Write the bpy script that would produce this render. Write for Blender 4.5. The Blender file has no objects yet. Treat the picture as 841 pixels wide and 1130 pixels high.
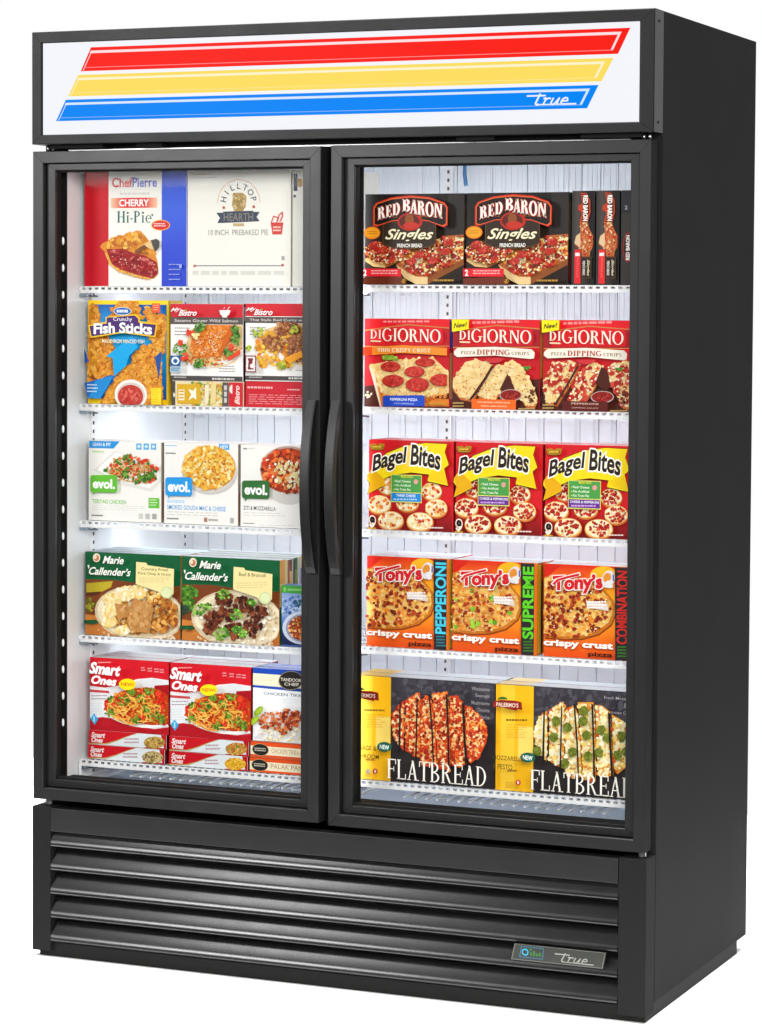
import bpy, bmesh, math, random
from mathutils import Vector, Matrix

scene = bpy.context.scene
col = scene.collection
R = math.radians

# ------------------------------------------------------------------ materials
def lin(v):
    v /= 255.0
    return v/12.92 if v <= .04045 else ((v+.055)/1.055)**2.4
def hx(h):
    if not isinstance(h, str): return h
    return tuple(lin(int(h[i:i+2], 16)) for i in (0, 2, 4))

def mat(name, base, rough=.5, spec=.5, metal=0., noise=None, bump=None, emit=None, estr=0.):
    m = bpy.data.materials.new(name); m.use_nodes = True
    nt = m.node_tree; b = nt.nodes['Principled BSDF']
    b.inputs['Base Color'].default_value = (*base, 1)
    b.inputs['Roughness'].default_value = rough
    b.inputs['Specular IOR Level'].default_value = spec
    b.inputs['Metallic'].default_value = metal
    tc = nt.nodes.new('ShaderNodeTexCoord')
    if noise:
        sc, amt = noise
        n = nt.nodes.new('ShaderNodeTexNoise'); n.inputs['Scale'].default_value = sc; n.inputs['Detail'].default_value = 5
        nt.links.new(tc.outputs['Object'], n.inputs['Vector'])
        mr = nt.nodes.new('ShaderNodeMapRange')
        mr.inputs['To Min'].default_value = rough-amt; mr.inputs['To Max'].default_value = rough+amt
        nt.links.new(n.outputs['Fac'], mr.inputs['Value']); nt.links.new(mr.outputs['Result'], b.inputs['Roughness'])
    if bump:
        sc, st = bump
        n = nt.nodes.new('ShaderNodeTexNoise'); n.inputs['Scale'].default_value = sc; n.inputs['Detail'].default_value = 3
        nt.links.new(tc.outputs['Object'], n.inputs['Vector'])
        bp = nt.nodes.new('ShaderNodeBump'); bp.inputs['Strength'].default_value = st; bp.inputs['Distance'].default_value = .001
        nt.links.new(n.outputs['Fac'], bp.inputs['Height']); nt.links.new(bp.outputs['Normal'], b.inputs['Normal'])
    if emit:
        b.inputs['Emission Color'].default_value = (*emit, 1); b.inputs['Emission Strength'].default_value = estr
    return m

M = {}
M['black'] = mat('powder_coated_black', (.009, .009, .0093), .42, .30, noise=(9, .06), bump=(900, .12))
M['side'] = mat('black_side_panel', (.016, .016, .0164), .60, .02, noise=(5, .05), bump=(700, .1))
M['frame'] = mat('black_anodised_frame', (.0095, .0095, .0097), .38, .550, noise=(14, .05))
M['grille'] = mat('black_gloss_grille', (.0045, .0045, .0047), .24, .8, noise=(22, .03))
M['handle'] = mat('black_moulded_handle', (.009, .009, .0093), .38, .5, bump=(1500, .15))
M['void'] = mat('black_rubber', (.006, .006, .006), .7, .2)
M['white'] = mat('white_coated_liner', (.80, .82, .84), .38, .4, bump=(60, .05))
M['back'] = mat('pale_back_panel', (.80, .83, .87), .42, .4, bump=(30, .08))
M['wire'] = mat('white_coated_wire', (.82, .83, .84), .35, .5)
M['steel'] = mat('steel_pin', (.62, .62, .63), .25, .5, 1.0)
M['alu'] = mat('brushed_strip', (.55, .55, .56), .38, .5, .9)
M['clip'] = mat('clip_steel', (.30, .36, .42), .35, .5, .8)
M['groove'] = mat('pale_groove', (.68, .70, .74), .6, .2)
M['hole'] = mat('dark_slot', (.10, .10, .11), .7, .2)
M['floor_in'] = mat('interior_floor', (.42, .48, .56), .30, .5, .3)
M['blue'] = mat('blue_tube', (.06, .20, .42), .35, .5)
M['led'] = mat('led_lens', (.8, .8, .8), .3, .5, emit=(.92, .96, 1), estr=.22)  # faint glow standing in for LED light reflected on the jamb
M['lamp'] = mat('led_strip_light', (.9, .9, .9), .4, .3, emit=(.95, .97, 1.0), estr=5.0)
M['bar'] = mat('led_shelf_light', (.9, .9, .9), .4, .3, emit=(.91, .98, 1.04), estr=13.5)  # glow of the unseen bars added to brighten the cabinet interior
M['ground'] = mat('white_studio_floor', (.90, .90, .90), .8, .1)

def attr_mat(name, rough, spec, emit=0., base=1.):
    m = bpy.data.materials.new(name); m.use_nodes = True
    nt = m.node_tree; b = nt.nodes['Principled BSDF']
    a = nt.nodes.new('ShaderNodeAttribute'); a.attribute_name = 'ink'
    b.inputs['Roughness'].default_value = rough; b.inputs['Specular IOR Level'].default_value = spec
    src = a.outputs['Color']
    if base != 1.:
        mx = nt.nodes.new('ShaderNodeMixRGB'); mx.blend_type = 'MULTIPLY'; mx.inputs[0].default_value = 1
        mx.inputs[2].default_value = (base, base, base, 1); nt.links.new(src, mx.inputs[1]); nt.links.new(mx.outputs[0], b.inputs['Base Color'])
    else:
        # faint mottling of the printed card
        tc = nt.nodes.new('ShaderNodeTexCoord'); n = nt.nodes.new('ShaderNodeTexNoise')
        n.inputs['Scale'].default_value = 300; n.inputs['Detail'].default_value = 4
        nt.links.new(tc.outputs['Object'], n.inputs['Vector'])
        mr = nt.nodes.new('ShaderNodeMapRange'); mr.inputs['To Min'].default_value = .94; mr.inputs['To Max'].default_value = 1.03
        nt.links.new(n.outputs['Fac'], mr.inputs['Value'])
        mx = nt.nodes.new('ShaderNodeMixRGB'); mx.blend_type = 'MULTIPLY'; mx.inputs[0].default_value = 1
        nt.links.new(src, mx.inputs[1]); nt.links.new(mr.outputs['Result'], mx.inputs[2]); nt.links.new(mx.outputs[0], b.inputs['Base Color'])
        n2 = nt.nodes.new('ShaderNodeTexNoise'); n2.inputs['Scale'].default_value = 18
        nt.links.new(tc.outputs['Object'], n2.inputs['Vector'])
        bp = nt.nodes.new('ShaderNodeBump'); bp.inputs['Strength'].default_value = .12; bp.inputs['Distance'].default_value = .004
        nt.links.new(n2.outputs['Fac'], bp.inputs['Height']); nt.links.new(bp.outputs['Normal'], b.inputs['Normal'])
    if emit:
        nt.links.new(src, b.inputs['Emission Color']); b.inputs['Emission Strength'].default_value = emit
    return m
M['ink'] = attr_mat('printed_card', .42, .25)
M['sign'] = attr_mat('backlit_sign', .35, .03, emit=.95, base=.02)
M['badge'] = attr_mat('badge_print', .3, .5)

def glass_mat():
    m = bpy.data.materials.new('door_glass'); m.use_nodes = True
    nt = m.node_tree; nt.nodes.clear()
    out = nt.nodes.new('ShaderNodeOutputMaterial'); t = nt.nodes.new('ShaderNodeBsdfTransparent')
    g = nt.nodes.new('ShaderNodeBsdfGlossy'); g.inputs['Roughness'].default_value = .02
    fr = nt.nodes.new('ShaderNodeFresnel'); fr.inputs['IOR'].default_value = 1.08
    mx = nt.nodes.new('ShaderNodeMixShader')
    t.inputs['Color'].default_value = (.985, .99, .99, 1)
    nt.links.new(fr.outputs[0], mx.inputs[0]); nt.links.new(t.outputs[0], mx.inputs[1]); nt.links.new(g.outputs[0], mx.inputs[2])
    nt.links.new(mx.outputs[0], out.inputs['Surface'])
    return m
M['glass'] = glass_mat()

# ------------------------------------------------------------------ mesh helpers
class MB:
    def __init__(s): s.v = []; s.f = []; s.m = []
    def add(s, vs, fs, mi=0):
        o = len(s.v); s.v += [tuple(p) for p in vs]
        s.f += [tuple(i+o for i in f) for f in fs]; s.m += [mi]*len(fs)
    def box(s, x0, x1, y0, y1, z0, z1, mi=0, b=0.):
        if b <= 0:
            s.add([(x0,y0,z0),(x1,y0,z0),(x1,y1,z0),(x0,y1,z0),(x0,y0,z1),(x1,y0,z1),(x1,y1,z1),(x0,y1,z1)],
                  [(0,3,2,1),(4,5,6,7),(0,1,5,4),(1,2,6,5),(2,3,7,6),(3,0,4,7)], mi); return
        bm = bmesh.new(); bmesh.ops.create_cube(bm, size=1)
        for v in bm.verts:
            v.co = Vector(((x0+x1)/2+v.co.x*(x1-x0), (y0+y1)/2+v.co.y*(y1-y0), (z0+z1)/2+v.co.z*(z1-z0)))
        bmesh.ops.bevel(bm, geom=bm.edges[:], offset=b, segments=2, profile=.7, affect='EDGES')
        bm.verts.index_update()
        s.add([v.co[:] for v in bm.verts], [tuple(v.index for v in f.verts) for f in bm.faces], mi); bm.free()
    def tube(s, pts, r, n=8, mi=0):
        pts = [Vector(p) for p in pts]; rings = []
        for i, p in enumerate(pts):
            d = (pts[min(i+1, len(pts)-1)]-pts[max(i-1, 0)]).normalized()
            a = d.cross(Vector((0,0,1)) if abs(d.z) < .9 else Vector((1,0,0))).normalized(); c = d.cross(a)
            rings.append([p+a*r*math.cos(2*math.pi*k/n)+c*r*math.sin(2*math.pi*k/n) for k in range(n)])
        vs = [q for g in rings for q in g]; fs = []
        for i in range(len(pts)-1):
            for k in range(n):
                fs.append((i*n+k, i*n+(k+1) % n, (i+1)*n+(k+1) % n, (i+1)*n+k))
        fs.append(tuple(range(n-1, -1, -1))); fs.append(tuple((len(pts)-1)*n+k for k in range(n)))
        s.add(vs, fs, mi)
    def ring(s, X0, X1, Z0, Z1, wl, wr, wb, wt, y0, y1, b=.0012, mi=0):
        """mitred rectangular frame, front at y0, with a small chamfer on both front edges"""
        o = [(X0,Z0),(X1,Z0),(X1,Z1),(X0,Z1)]; i = [(X0+wl,Z0+wb),(X1-wr,Z0+wb),(X1-wr,Z1-wt),(X0+wl,Z1-wt)]
        ob = [(X0+b,Z0+b),(X1-b,Z0+b),(X1-b,Z1-b),(X0+b,Z1-b)]
        ib = [(X0+wl-b,Z0+wb-b),(X1-wr+b,Z0+wb-b),(X1-wr+b,Z1-wt+b),(X0+wl-b,Z1-wt+b)]
        for k in range(4):
            j = (k+1) % 4
            # each rail a hair short of the mitre, so that the joint shows
            def P(q, y): return (q[0], y, q[1])
            vs = [P(o[k],y1),P(o[j],y1),P(o[j],y0+b),P(o[k],y0+b),P(ob[k],y0),P(ob[j],y0),P(ib[k],y0),P(ib[j],y0),P(i[k],y0+b),P(i[j],y0+b),P(i[k],y1),P(i[j],y1)]
            d = Vector((o[j][0]-o[k][0], 0, o[j][1]-o[k][1])).normalized()*.00035
            vs = [tuple(Vector(p)+(d if n % 2 == (0 if n in (0,4,6,8,10) else 1) and n in (0,3,4,6,8,10) else -d)) for n, p in enumerate(vs)]
            s.add(vs, [(0,1,2,3),(3,2,5,4),(4,5,7,6),(6,7,9,8),(8,9,11,10),(0,3,4,6,8,10),(1,11,9,7,5,2),(0,10,11,1)], mi)
    def build(s, name, mats, parent=None, loc=None, smooth=False):
        me = bpy.data.meshes.new(name); me.from_pydata(s.v, [], s.f)
        for m in (mats if isinstance(mats, (list, tuple)) else [mats]): me.materials.append(M[m])
        for p, i in zip(me.polygons, s.m): p.material_index = i; p.use_smooth = smooth
        bm = bmesh.new(); bm.from_mesh(me); bmesh.ops.recalc_face_normals(bm, faces=bm.faces); bm.to_mesh(me); bm.free()
        me.update(); o = bpy.data.objects.new(name, me); col.objects.link(o)
        if loc: o.location = loc
        if parent: o.parent = parent
        return o

def tag(o, label=None, cat=None, group=None, kind=None):
    for k, v in (('label', label), ('category', cat), ('group', group), ('kind', kind)):
        if v: o[k] = v
    return o

# ------------------------------------------------------------------ lettering
_tc = {}
def raw_text(s, off=0., shear=0.):
    k = (s, off, shear)
    if k not in _tc:
        cu = bpy.data.curves.new('lettering', 'FONT'); cu.body = s; cu.size = 1; cu.offset = off; cu.shear = shear; cu.resolution_u = 3
        ob = bpy.data.objects.new('lettering', cu)
        me = bpy.data.meshes.new_from_object(ob)
        _tc[k] = ([(v.co.x, v.co.y) for v in me.vertices], [tuple(p.vertices) for p in me.polygons])
        bpy.data.objects.remove(ob); bpy.data.curves.remove(cu); bpy.data.meshes.remove(me)
    return _tc[k]

def arcring(cx, cy, rx, ry, tx, ty, a0, a1, n=16):
    vs = []; fs = []
    for k in range(n+1):
        a = R(a0+(a1-a0)*k/n); c, s_ = math.cos(a), math.sin(a)
        vs += [(cx+rx*c, cy+ry*s_), (cx+(rx-tx)*c, cy+(ry-ty)*s_)]
        if k: fs.append((2*k-2, 2*k, 2*k+1, 2*k-1))
    return vs, fs
def serif_text(s, t=.17, n=.06, sf=.06, gap=.10):
    """a plain book-face alphabet for headings: thick stems, thin bars, slab feet"""
    V = []; F = []
    def add(vs, fs, x): o = len(V); V.extend((a+x, b) for a, b in vs); F.extend(tuple(i+o for i in f) for f in fs)
    def rect(a, b, c, d, x): add([(a,b),(c,b),(c,d),(a,d)], [(0,1,2,3)], x)
    def stem(a, x, w=t, z0=0., z1=1., top=True, bot=True):
        rect(a, z0, a+w, z1, x)
        if bot: rect(a-sf, z0, a+w+sf, z0+n*.8, x)
        if top: rect(a-sf, z1-n*.8, a+w+sf, z1, x)
    def diag(x0, z0, x1, z1, w, x): add([(x0,z0),(x0+w,z0),(x1+w,z1),(x1,z1)], [(0,1,2,3)], x)
    x = 0.
    for ch in s:
        w = .6
        if ch == 'F' or ch == 'E':
            stem(sf, x); rect(sf+t, 1-n, .58, 1, x); rect(.58-n, .74, .58, 1, x); rect(sf+t, .5-n/2, .46, .5+n/2, x); rect(.46-n*.8, .38, .46, .62, x)
            if ch == 'E': rect(sf+t, 0, .60, n, x); rect(.60-n, 0, .60, .27, x)
        elif ch == 'L': stem(sf, x); rect(sf+t, 0, .58, n, x); rect(.58-n, 0, .58, .28, x)
        elif ch == 'A':
            diag(.09, 0, .34, 1, n*1.3, x); diag(.52, 0, .30, 1, t, x); rect(.2, .3, .55, .3+n, x); rect(0, 0, .24, n*.8, x); rect(.46, 0, .78, n*.8, x); w = .74
        elif ch == 'T': stem(.26, x, top=False); rect(0, 1-n, .70, 1, x); rect(0, .72, n, 1, x); rect(.70-n, .72, .70, 1, x); w = .68
        elif ch in 'BRPD':
            stem(sf, x); a = sf+t
            if ch == 'D': add(*arcring(a, .5, .46, .5, t, n, -90, 90), x); w = .74
            else:
                add(*arcring(a, .75, .34, .26, t*.9, n, -90, 90), x)
                if ch == 'B': add(*arcring(a, .25, .40, .27, t, n, -90, 90), x); w = .66
                if ch == 'R': diag(.52, 0, a+.08, .5, t, x); rect(.55, 0, .78, n*.8, x); w = .74
                if ch == 'P': w = .60
        elif ch == 'O': add(*arcring(.42, .5, .42, .52, t, n, 0, 360, 28), x); w = .84
        elif ch in 'GC':
            add(*arcring(.42, .5, .42, .52, t, n, 42, 318, 22), x); w = .82
            if ch == 'G': rect(.62, .12, .62+t*.8, .46, x); rect(.5, .42, .86, .46, x)
            else: rect(.70, .62, .76, .95, x)
        elif ch == 'I': stem(sf, x); w = t+2*sf
        elif ch == 'H': stem(sf, x); stem(.52, x); rect(sf, .48, .6, .48+n, x); w = .52+t+sf
        elif ch == 'N': stem(sf, x, n*1.3); stem(.62, x, n*1.3, bot=False); diag(.60, 0, sf, 1, t, x); w = .76
        elif ch == 'i': stem(sf, x, t*.85, 0, .62); add(*arcring(sf+t*.42, .84, .1, .1, .1, .1, 0, 360), x); w = t+2*sf-.02
        elif ch == 'e': add(*arcring(.28, .31, .28, .33, t*.8, n, 0, 310, 20), x); rect(.1, .31, .54, .31+n, x); w = .56
        elif ch == 'S':
            add(*arcring(.29, .745, .26, .275, t*.75, n*1.3, 25, 265, 14), x); add(*arcring(.29, .265, .29, .285, t*.75, n*1.3, -155, 85, 14), x); w = .60
        elif ch == 'U': stem(sf, x, bot=False, z0=.3); stem(.52, x, n*1.4, z0=.3, bot=False); add(*arcring(.34, .3, .28, .32, t*.7, n*1.2, 180, 360), x); w = .70
        elif ch == 'Y': stem(.30, x, z1=.45, top=False); diag(.30, .43, .02, 1, t*.9, x); diag(.34, .43, .60, 1, n*1.3, x); w = .72
        elif ch == 'Z': rect(0, 1-n, .56, 1, x); rect(0, 0, .58, n, x); diag(0, n, .40, 1-n, t, x); w = .58
        elif ch == '-': rect(.02, .28, .2, .4, x); w = .22
        elif ch == ' ': w = .3
        x += w+gap
    return V, F

# ------------------------------------------------------------------ printed artwork on a flat card
class Art:
    """Front panel of a carton, w x h metres, drawn in the coordinates of a layout sheet
    whose panel corners are TL, TR, BL.  Every ink layer lies a hair above the one below."""
    def __init__(s, w, h, TL, TR, BL, paper='ffffff'):
        s.w, s.h = w, h; s.TL = Vector(TL); e = Vector(TR)-s.TL; g = Vector(BL)-s.TL
        det = e.x*g.y-e.y*g.x; s.inv = (g.y/det, -g.x/det, -e.y/det, e.x/det)
        s.sheets = {}; s.k = 1; s.step = 1.6e-5; s.on('carton'); s.rnd = random.Random(7)
        s.paper = hx(paper)
    def on(s, n): s.cur = s.sheets.setdefault(n, ([], [], [])); return s
    def uv(s, p):
        x, y = p[0]-s.TL.x, p[1]-s.TL.y
        return (x*s.inv[0]+y*s.inv[1], x*s.inv[2]+y*s.inv[3])
    def raw(s, pts, faces, c, clip=True):
        """pts in u,v"""
        V, F, C = s.cur; o = len(V); s.k += 1; y = -s.k*s.step
        cs = c if isinstance(c, list) else None; c1 = None if cs else hx(c)
        for (u, v) in pts:
            if clip: u = min(max(u, .002), .998); v = min(max(v, .002), .998)
            V.append((u*s.w, y, (1-v)*s.h))
        for f in faces:
            a = 0
            for i in range(len(f)):
                p, q = V[o+f[i]], V[o+f[(i+1) % len(f)]]; a += p[0]*q[2]-q[0]*p[2]
            if abs(a) < 1e-10: continue
            g = f if a > 0 else f[::-1]
            F.append(tuple(i+o for i in g)); C.append([cs[i] for i in g] if cs else [c1]*len(g))
    def poly(s, pts, c): s.raw([s.uv(p) for p in pts], [tuple(range(len(pts)))], c); return s
    def rect(s, x0, y0, x1, y1, c, full=False):
        a = s.uv((x0, y0)); b = s.uv((x1, y1)); s.raw([a, (b[0], a[1]), b, (a[0], b[1])], [(0,1,2,3)], c); return s
    def grad(s, x0, y0, x1, y1, cs):
        """printed colour blend, left to right through the list cs"""
        a = s.uv((x0, y0)); b = s.uv((x1, y1)); n = len(cs); P = []; C = []; F = []
        for i, c in enumerate(cs):
            u = a[0]+(b[0]-a[0])*i/(n-1); P += [(u, a[1]), (u, b[1])]; C += [hx(c)]*2
            if i: F.append((2*i-2, 2*i-1, 2*i+1, 2*i))
        s.raw(P, F, C); return s
    def vgrad(s, x0, y0, x1, y1, cs):
        a = s.uv((x0, y0)); b = s.uv((x1, y1)); n = len(cs); P = []; C = []; F = []
        for i, c in enumerate(cs):
            v = a[1]+(b[1]-a[1])*i/(n-1); P += [(a[0], v), (b[0], v)]; C += [hx(c)]*2
            if i: F.append((2*i-2, 2*i-1, 2*i+1, 2*i))
        s.raw(P, F, C); return s
    def ell(s, cx, cy, rx, ry, c, a0=0, a1=360, n=26, rot=0):
        cr, sr = math.cos(R(rot)), math.sin(R(rot)); P = []
        for k in range(n+(a1-a0 < 360)):
            a = R(a0+(a1-a0)*k/n); x, y = rx*math.cos(a), ry*math.sin(a); P.append((cx+x*cr-y*sr, cy+x*sr+y*cr))
        return s.poly(P, c)
    def line(s, pts, w, c):
        for p, q in zip(pts, pts[1:]):
            d = Vector(q)-Vector(p)
            if d.length < 1e-6: continue
            d.normalize(); n = Vector((-d.y, d.x))*w/2; d *= w*.3; p, q = Vector(p), Vector(q)
            s.poly([p-d+n, q+d+n, q+d-n, p-d-n], c)
        return s
    def text(s, t, x0, y0, x1, y1, c, b=.0, sh=0., out=None, serif=False, arc=0., skew=0., rot=0, kw=None, taper=0.):
        if serif: base = serif_text(t, **(kw or {}))
        else: base = raw_text(t, b, sh)
        xs = [p[0] for p in base[0]]; ys = [p[1] for p in base[0]]
        if not xs: return s
        bx0, bx1, by0, by1 = min(xs), max(xs), min(ys), max(ys)
        A = s.uv((x0, y0)); B = s.uv((x1, y1))
        def place(vs, dx=0., dy=0.):
            P = []
            for x, y in vs:
                a = (x-bx0)/(bx1-bx0); q = (y-by0)/(by1-by0)
                if rot == 90: a, q = 1-q, a
                elif rot == -90: a, q = q, 1-a
                if taper: q = .5+(q-.5)*(1-taper*(1-(2*a-1)**2))
                v = 1-q - arc*(1-(2*a-1)**2) + skew*(a-.5)
                P.append((A[0]+a*(B[0]-A[0])+dx, A[1]+v*(B[1]-A[1])+dy))
            return P
        if out:
            oc, ow = out
            if serif:
                for dx, dy in ((-1,0),(1,0),(0,-1),(0,1),(.7,.7),(-.7,.7),(.7,-.7),(-.7,-.7)):
                    s.raw(place(base[0], dx*ow, dy*ow*s.w/s.h), base[1], oc)
            else:
                o = raw_text(t, b+ow, sh); s.raw(place(o[0]), o[1], oc)
        s.raw(place(base[0]), base[1], c); return s
    def greek(s, x0, y0, x1, y1, n, c, fill=.45, seed=1):
        """lines of print too small to read: broken rules"""
        r = random.Random(seed); h = (y1-y0)/n
        for i in range(n):
            x = x0; e = x1-(x1-x0)*r.random()*.25
            while x < e:
                w = (x1-x0)*r.uniform(.05, .16); s.rect(x, y0+i*h, min(x+w, e), y0+i*h+h*fill, c); x += w+(x1-x0)*.025
        return s
    def blobs(s, pts, n, pal, r0, r1, seed=1, el=1., ang=None, edge=.0):
        """scattered pieces inside a polygon or ellipse region"""
        r = random.Random(seed); n = int(n*1.7); r0 *= .74; r1 *= .74
        if len(pts) == 4 and not isinstance(pts[0], tuple):
            cx, cy, rx, ry = pts; pts = [(cx+rx*math.cos(2*math.pi*k/20), cy+ry*math.sin(2*math.pi*k/20)) for k in range(20)]
        xs = [p[0] for p in pts]; ys = [p[1] for p in pts]; done = 0; tries = 0
        while done < n and tries < n*20:
            tries += 1; x = r.uniform(min(xs), max(xs)); y = r.uniform(min(ys), max(ys)); ins = False
            for i in range(len(pts)):
                (xa, ya), (xb, yb) = pts[i], pts[i-1]
                if (ya > y) != (yb > y) and x < (xb-xa)*(y-ya)/(yb-ya)+xa: ins = not ins
            if not ins: continue
            u, v = s.uv((x, y))
            if not (.01 < u < .99 and .01 < v < .99): continue
            q = r.uniform(r0, r1); a0 = r.uniform(0, 6.28) if ang is None else R(ang+r.uniform(-25, 25)); c = hx(r.choice(pal)); j = r.uniform(.86, 1.08)
            c = tuple(min(1, k*j) for k in c); m = 7; P = []
            for k in range(m):
                a = 2*math.pi*k/m; w = q*r.uniform(.7, 1.25); dx, dy = w*el*math.cos(a), w*math.sin(a)
                P.append((x+dx*math.cos(a0)-dy*math.sin(a0), y+dx*math.sin(a0)+dy*math.cos(a0)))
            s.poly(P, c); done += 1
        return s
    def strands(s, reg, n, pal, ln, w, seed=1):
        r = random.Random(seed); cx, cy, rx, ry = reg
        for i in range(n):
            a = r.uniform(0, 6.28); q = math.sqrt(r.random()); x = cx+rx*q*math.cos(a); y = cy+ry*q*math.sin(a); t = r.uniform(0, 3.14); P = []
            for k in range(5):
                P.append((x, y)); x += ln/4*math.cos(t); y += ln/4*math.sin(t)*.7; t += r.uniform(-.2, .9)
            P = [p for p in P if ((p[0]-cx)/rx)**2+((p[1]-cy)/ry)**2 < 1.05 and .01 < s.uv(p)[0] < .99 and .01 < s.uv(p)[1] < .99]
            c = hx(r.choice(pal)); j = r.uniform(.8, 1.15); s.line(P, w, tuple(min(1, k*j) for k in c))
        return s

def sheet_mesh(name, sh, extra=None, m='ink'):
    V, F, C = sh
    V, F, C = list(V), list(F), list(C)
    if extra:
        o = len(V); V += extra[0]; F += [tuple(i+o for i in f) for f in extra[1]]; C += extra[2]
    me = bpy.data.meshes.new(name); me.from_pydata(V, [], F)
    at = me.color_attributes.new('ink', 'FLOAT_COLOR', 'CORNER')
    buf = []
    for c in C:
        for q in c: buf += [q[0], q[1], q[2], 1.]
    at.data.foreach_set('color', buf); me.materials.append(M[m]); me.update()
    return me

def carton_box(w, h, d, front, top, left, right, bands=None):
    """card box with slightly softened edges; origin at front bottom left"""
    bm = bmesh.new(); bmesh.ops.create_cube(bm, size=1)
    for v in bm.verts: v.co = Vector(((v.co.x+.5)*w, (v.co.y+.5)*d, (v.co.z+.5)*h))
    bmesh.ops.bevel(bm, geom=bm.edges[:], offset=.0007, segments=1, affect='EDGES')
    bm.normal_update(); bm.verts.index_update(); V = [v.co[:] for v in bm.verts]; F = []; C = []
    for f in bm.faces:
        n = f.normal
        c = front if n.y < -.6 else top if n.z > .6 else right if n.x > .6 else left if n.x < -.6 else right
        F.append(tuple(v.index for v in f.verts)); C.append([hx(c)]*len(f.verts))
    bm.free(); o = len(V)
    # print that runs round on to the right-hand side and the top
    for (side, a0, b0, a1, b1, c) in (bands or []):
        e = .00006
        if side == 'right': q = [(w+e, a0*d, b0*h), (w+e, a1*d, b0*h), (w+e, a1*d, b1*h), (w+e, a0*d, b1*h)]
        elif side == 'left': q = [(-e, a0*d, b0*h), (-e, a0*d, b1*h), (-e, a1*d, b1*h), (-e, a1*d, b0*h)]
        else: q = [(a0*w, b0*d, h+e), (a1*w, b0*d, h+e), (a1*w, b1*d, h+e), (a0*w, b1*d, h+e)]
        F.append(tuple(range(len(V), len(V)+4))); V += q; C.append([hx(c)]*4)
    return V, F, C

SP = 0.0
_cache = {}
def carton(name, art, x, z, d, label, cat, group=None, top='e8e6e2', left='999999', right='888888', bands=None, y=.115, rz=0., lean=0.):
    me = sheet_mesh(name, art.sheets['carton'], carton_box(art.w, art.h, d, art.paper, top, left, right, bands))
    o = bpy.data.objects.new(name, me); col.objects.link(o); o.location = (x, y, z); o.rotation_euler = (R(lean), 0, R(rz))
    tag(o, label, cat, group)
    for n in art.sheets:
        if n == 'carton' or not art.sheets[n][1]: continue
        c = bpy.data.objects.new(n, sheet_mesh(n, art.sheets[n])); col.objects.link(c); c.parent = o
    return o
def copy_thing(o, loc, rz=0., label=None, group=None, parts=True):
    c = o.copy(); col.objects.link(c); c.location = loc; c.rotation_euler = (o.rotation_euler[0], 0, R(rz))
    if label: c['label'] = label
    if group: c['group'] = group
    if parts:
        for ch in o.children:
            g = ch.copy(); col.objects.link(g); g.parent = c
    return c

# ================================================================== THE FREEZER
W, H, D, E = 1.375, 1.9585, .6903, .0565
root = bpy.data.objects.new('display_freezer', None); col.objects.link(root)
tag(root, 'tall black two-door glass display freezer with a lit red, yellow and blue striped sign', 'freezer')
def part(mb, name, mats, parent=root, smooth=False, label=None):
    o = mb.build(name, mats, parent, smooth=smooth)
    if label: o['label'] = label
    return o

# ---- cabinet shell
b = MB()
b.box(W-.022, W, E, D, .030, H, b=.0015); b.box(0, .022, E, D, .030, H, b=.0015)
b.box(.022, W-.022, E+.001, D, H-.03, H-.0005); b.box(.022, W-.022, D-.02, D-.001, .03, H-.03)
shell = part(b, 'cabinet', 'side')
b = MB()   # front flange and centre mullion behind the doors
b.box(.0225, .0500, E, E+.0045, .33, 1.735); b.box(1.325, W-.0225, E, E+.030, .33, 1.735)
b.box(.0500, 1.325, E, E+.030, 1.6725, 1.735); b.box(.0500, 1.325, E, E+.030, .33, .378)
b.box(.640, .7180, E, E+.030, .378, 1.6725); b.box(.7180, .7405, E, E+.0045, .378, 1.6725)
part(b, 'door_jamb', 'void')
b = MB(); b.box(.012, W-.004, .012, D-.055, 0, .0298); part(b, 'base_plinth', 'void')

# ---- white lining of the cold room
b = MB()
x0, x1, yb, z0, z1 = .050, 1.325, .632, .350, 1.712
b.box(x0-.012, x0, E+.0050, yb+.01, z0-.01, z1+.01); b.box(x1, x1+.012, E+.031, yb+.01, z0-.01, z1+.01)
b.box(x0, x1, E+.031, yb+.01, z1, z1+.012)
liner = part(b, 'liner', 'white')
b = MB(); b.box(x0, x1, E+.031, yb, z0-.012, z0)
part(b, 'inner_floor', 'floor_in')
# back wall: upright panels with fine shadow gaps, shallow hooked ribs on the lower half
b = MB(); b.box(x0, x1, yb+.004, yb+.010, z0, z1, 1)
rr = random.Random(3); x = x0+.0005
while x < x1-.003:
    w = rr.choice((.040, .041, .043)); e = min(x+w, x1-.0005)
    b.box(x, e-.0022, yb-rr.uniform(0, .0015), yb+.004, z0, z1, 0)
    if rr.random() < .8: b.tube([(e-.012, yb-.004, 1.30), (e-.012, yb-.004, 1.085), (e-.016, yb-.006, 1.075), (e-.022, yb-.006, 1.072)], .0011, 5)
    x = e
x = x0+.006     # faint vertical flutes of the evaporator curtain in the upper half
while x < x1-.01:
    b.box(x, x+.0028, yb-.0026, yb-.001, 1.19, z1-.002, 0); x += rr.uniform(.009, .017)
part(b, 'back_panel', ['back', 'groove'])
# pilasters with punched slots
def pilaster(x, y, face):
    b = MB(); t = .003
    if face == 'x': b.box(x, x+t, y-.009, y+.009, z0+.001, z1-.002)
    else: b.box(x-.011, x+.011, y-t, y, z0+.001, z1-.002)
    z = z0+.02
    while z < z1-.02:
        if face == 'x': b.box(x+t-.0005, x+t+.0003, y-.0035, y+.0035, z, z+.0075, 1)
        else: b.box(x-.0025, x+.0025, y-t-.0003, y-t+.0005, z, z+.0075, 1)
        z += .0185
    part(b, 'pilaster', ['wire', 'hole'])
pilaster(x0+.0005, .166, 'x'); pilaster(x0+.0005, .585, 'x'); pilaster(.6905, yb-.0045, 'y')
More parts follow.
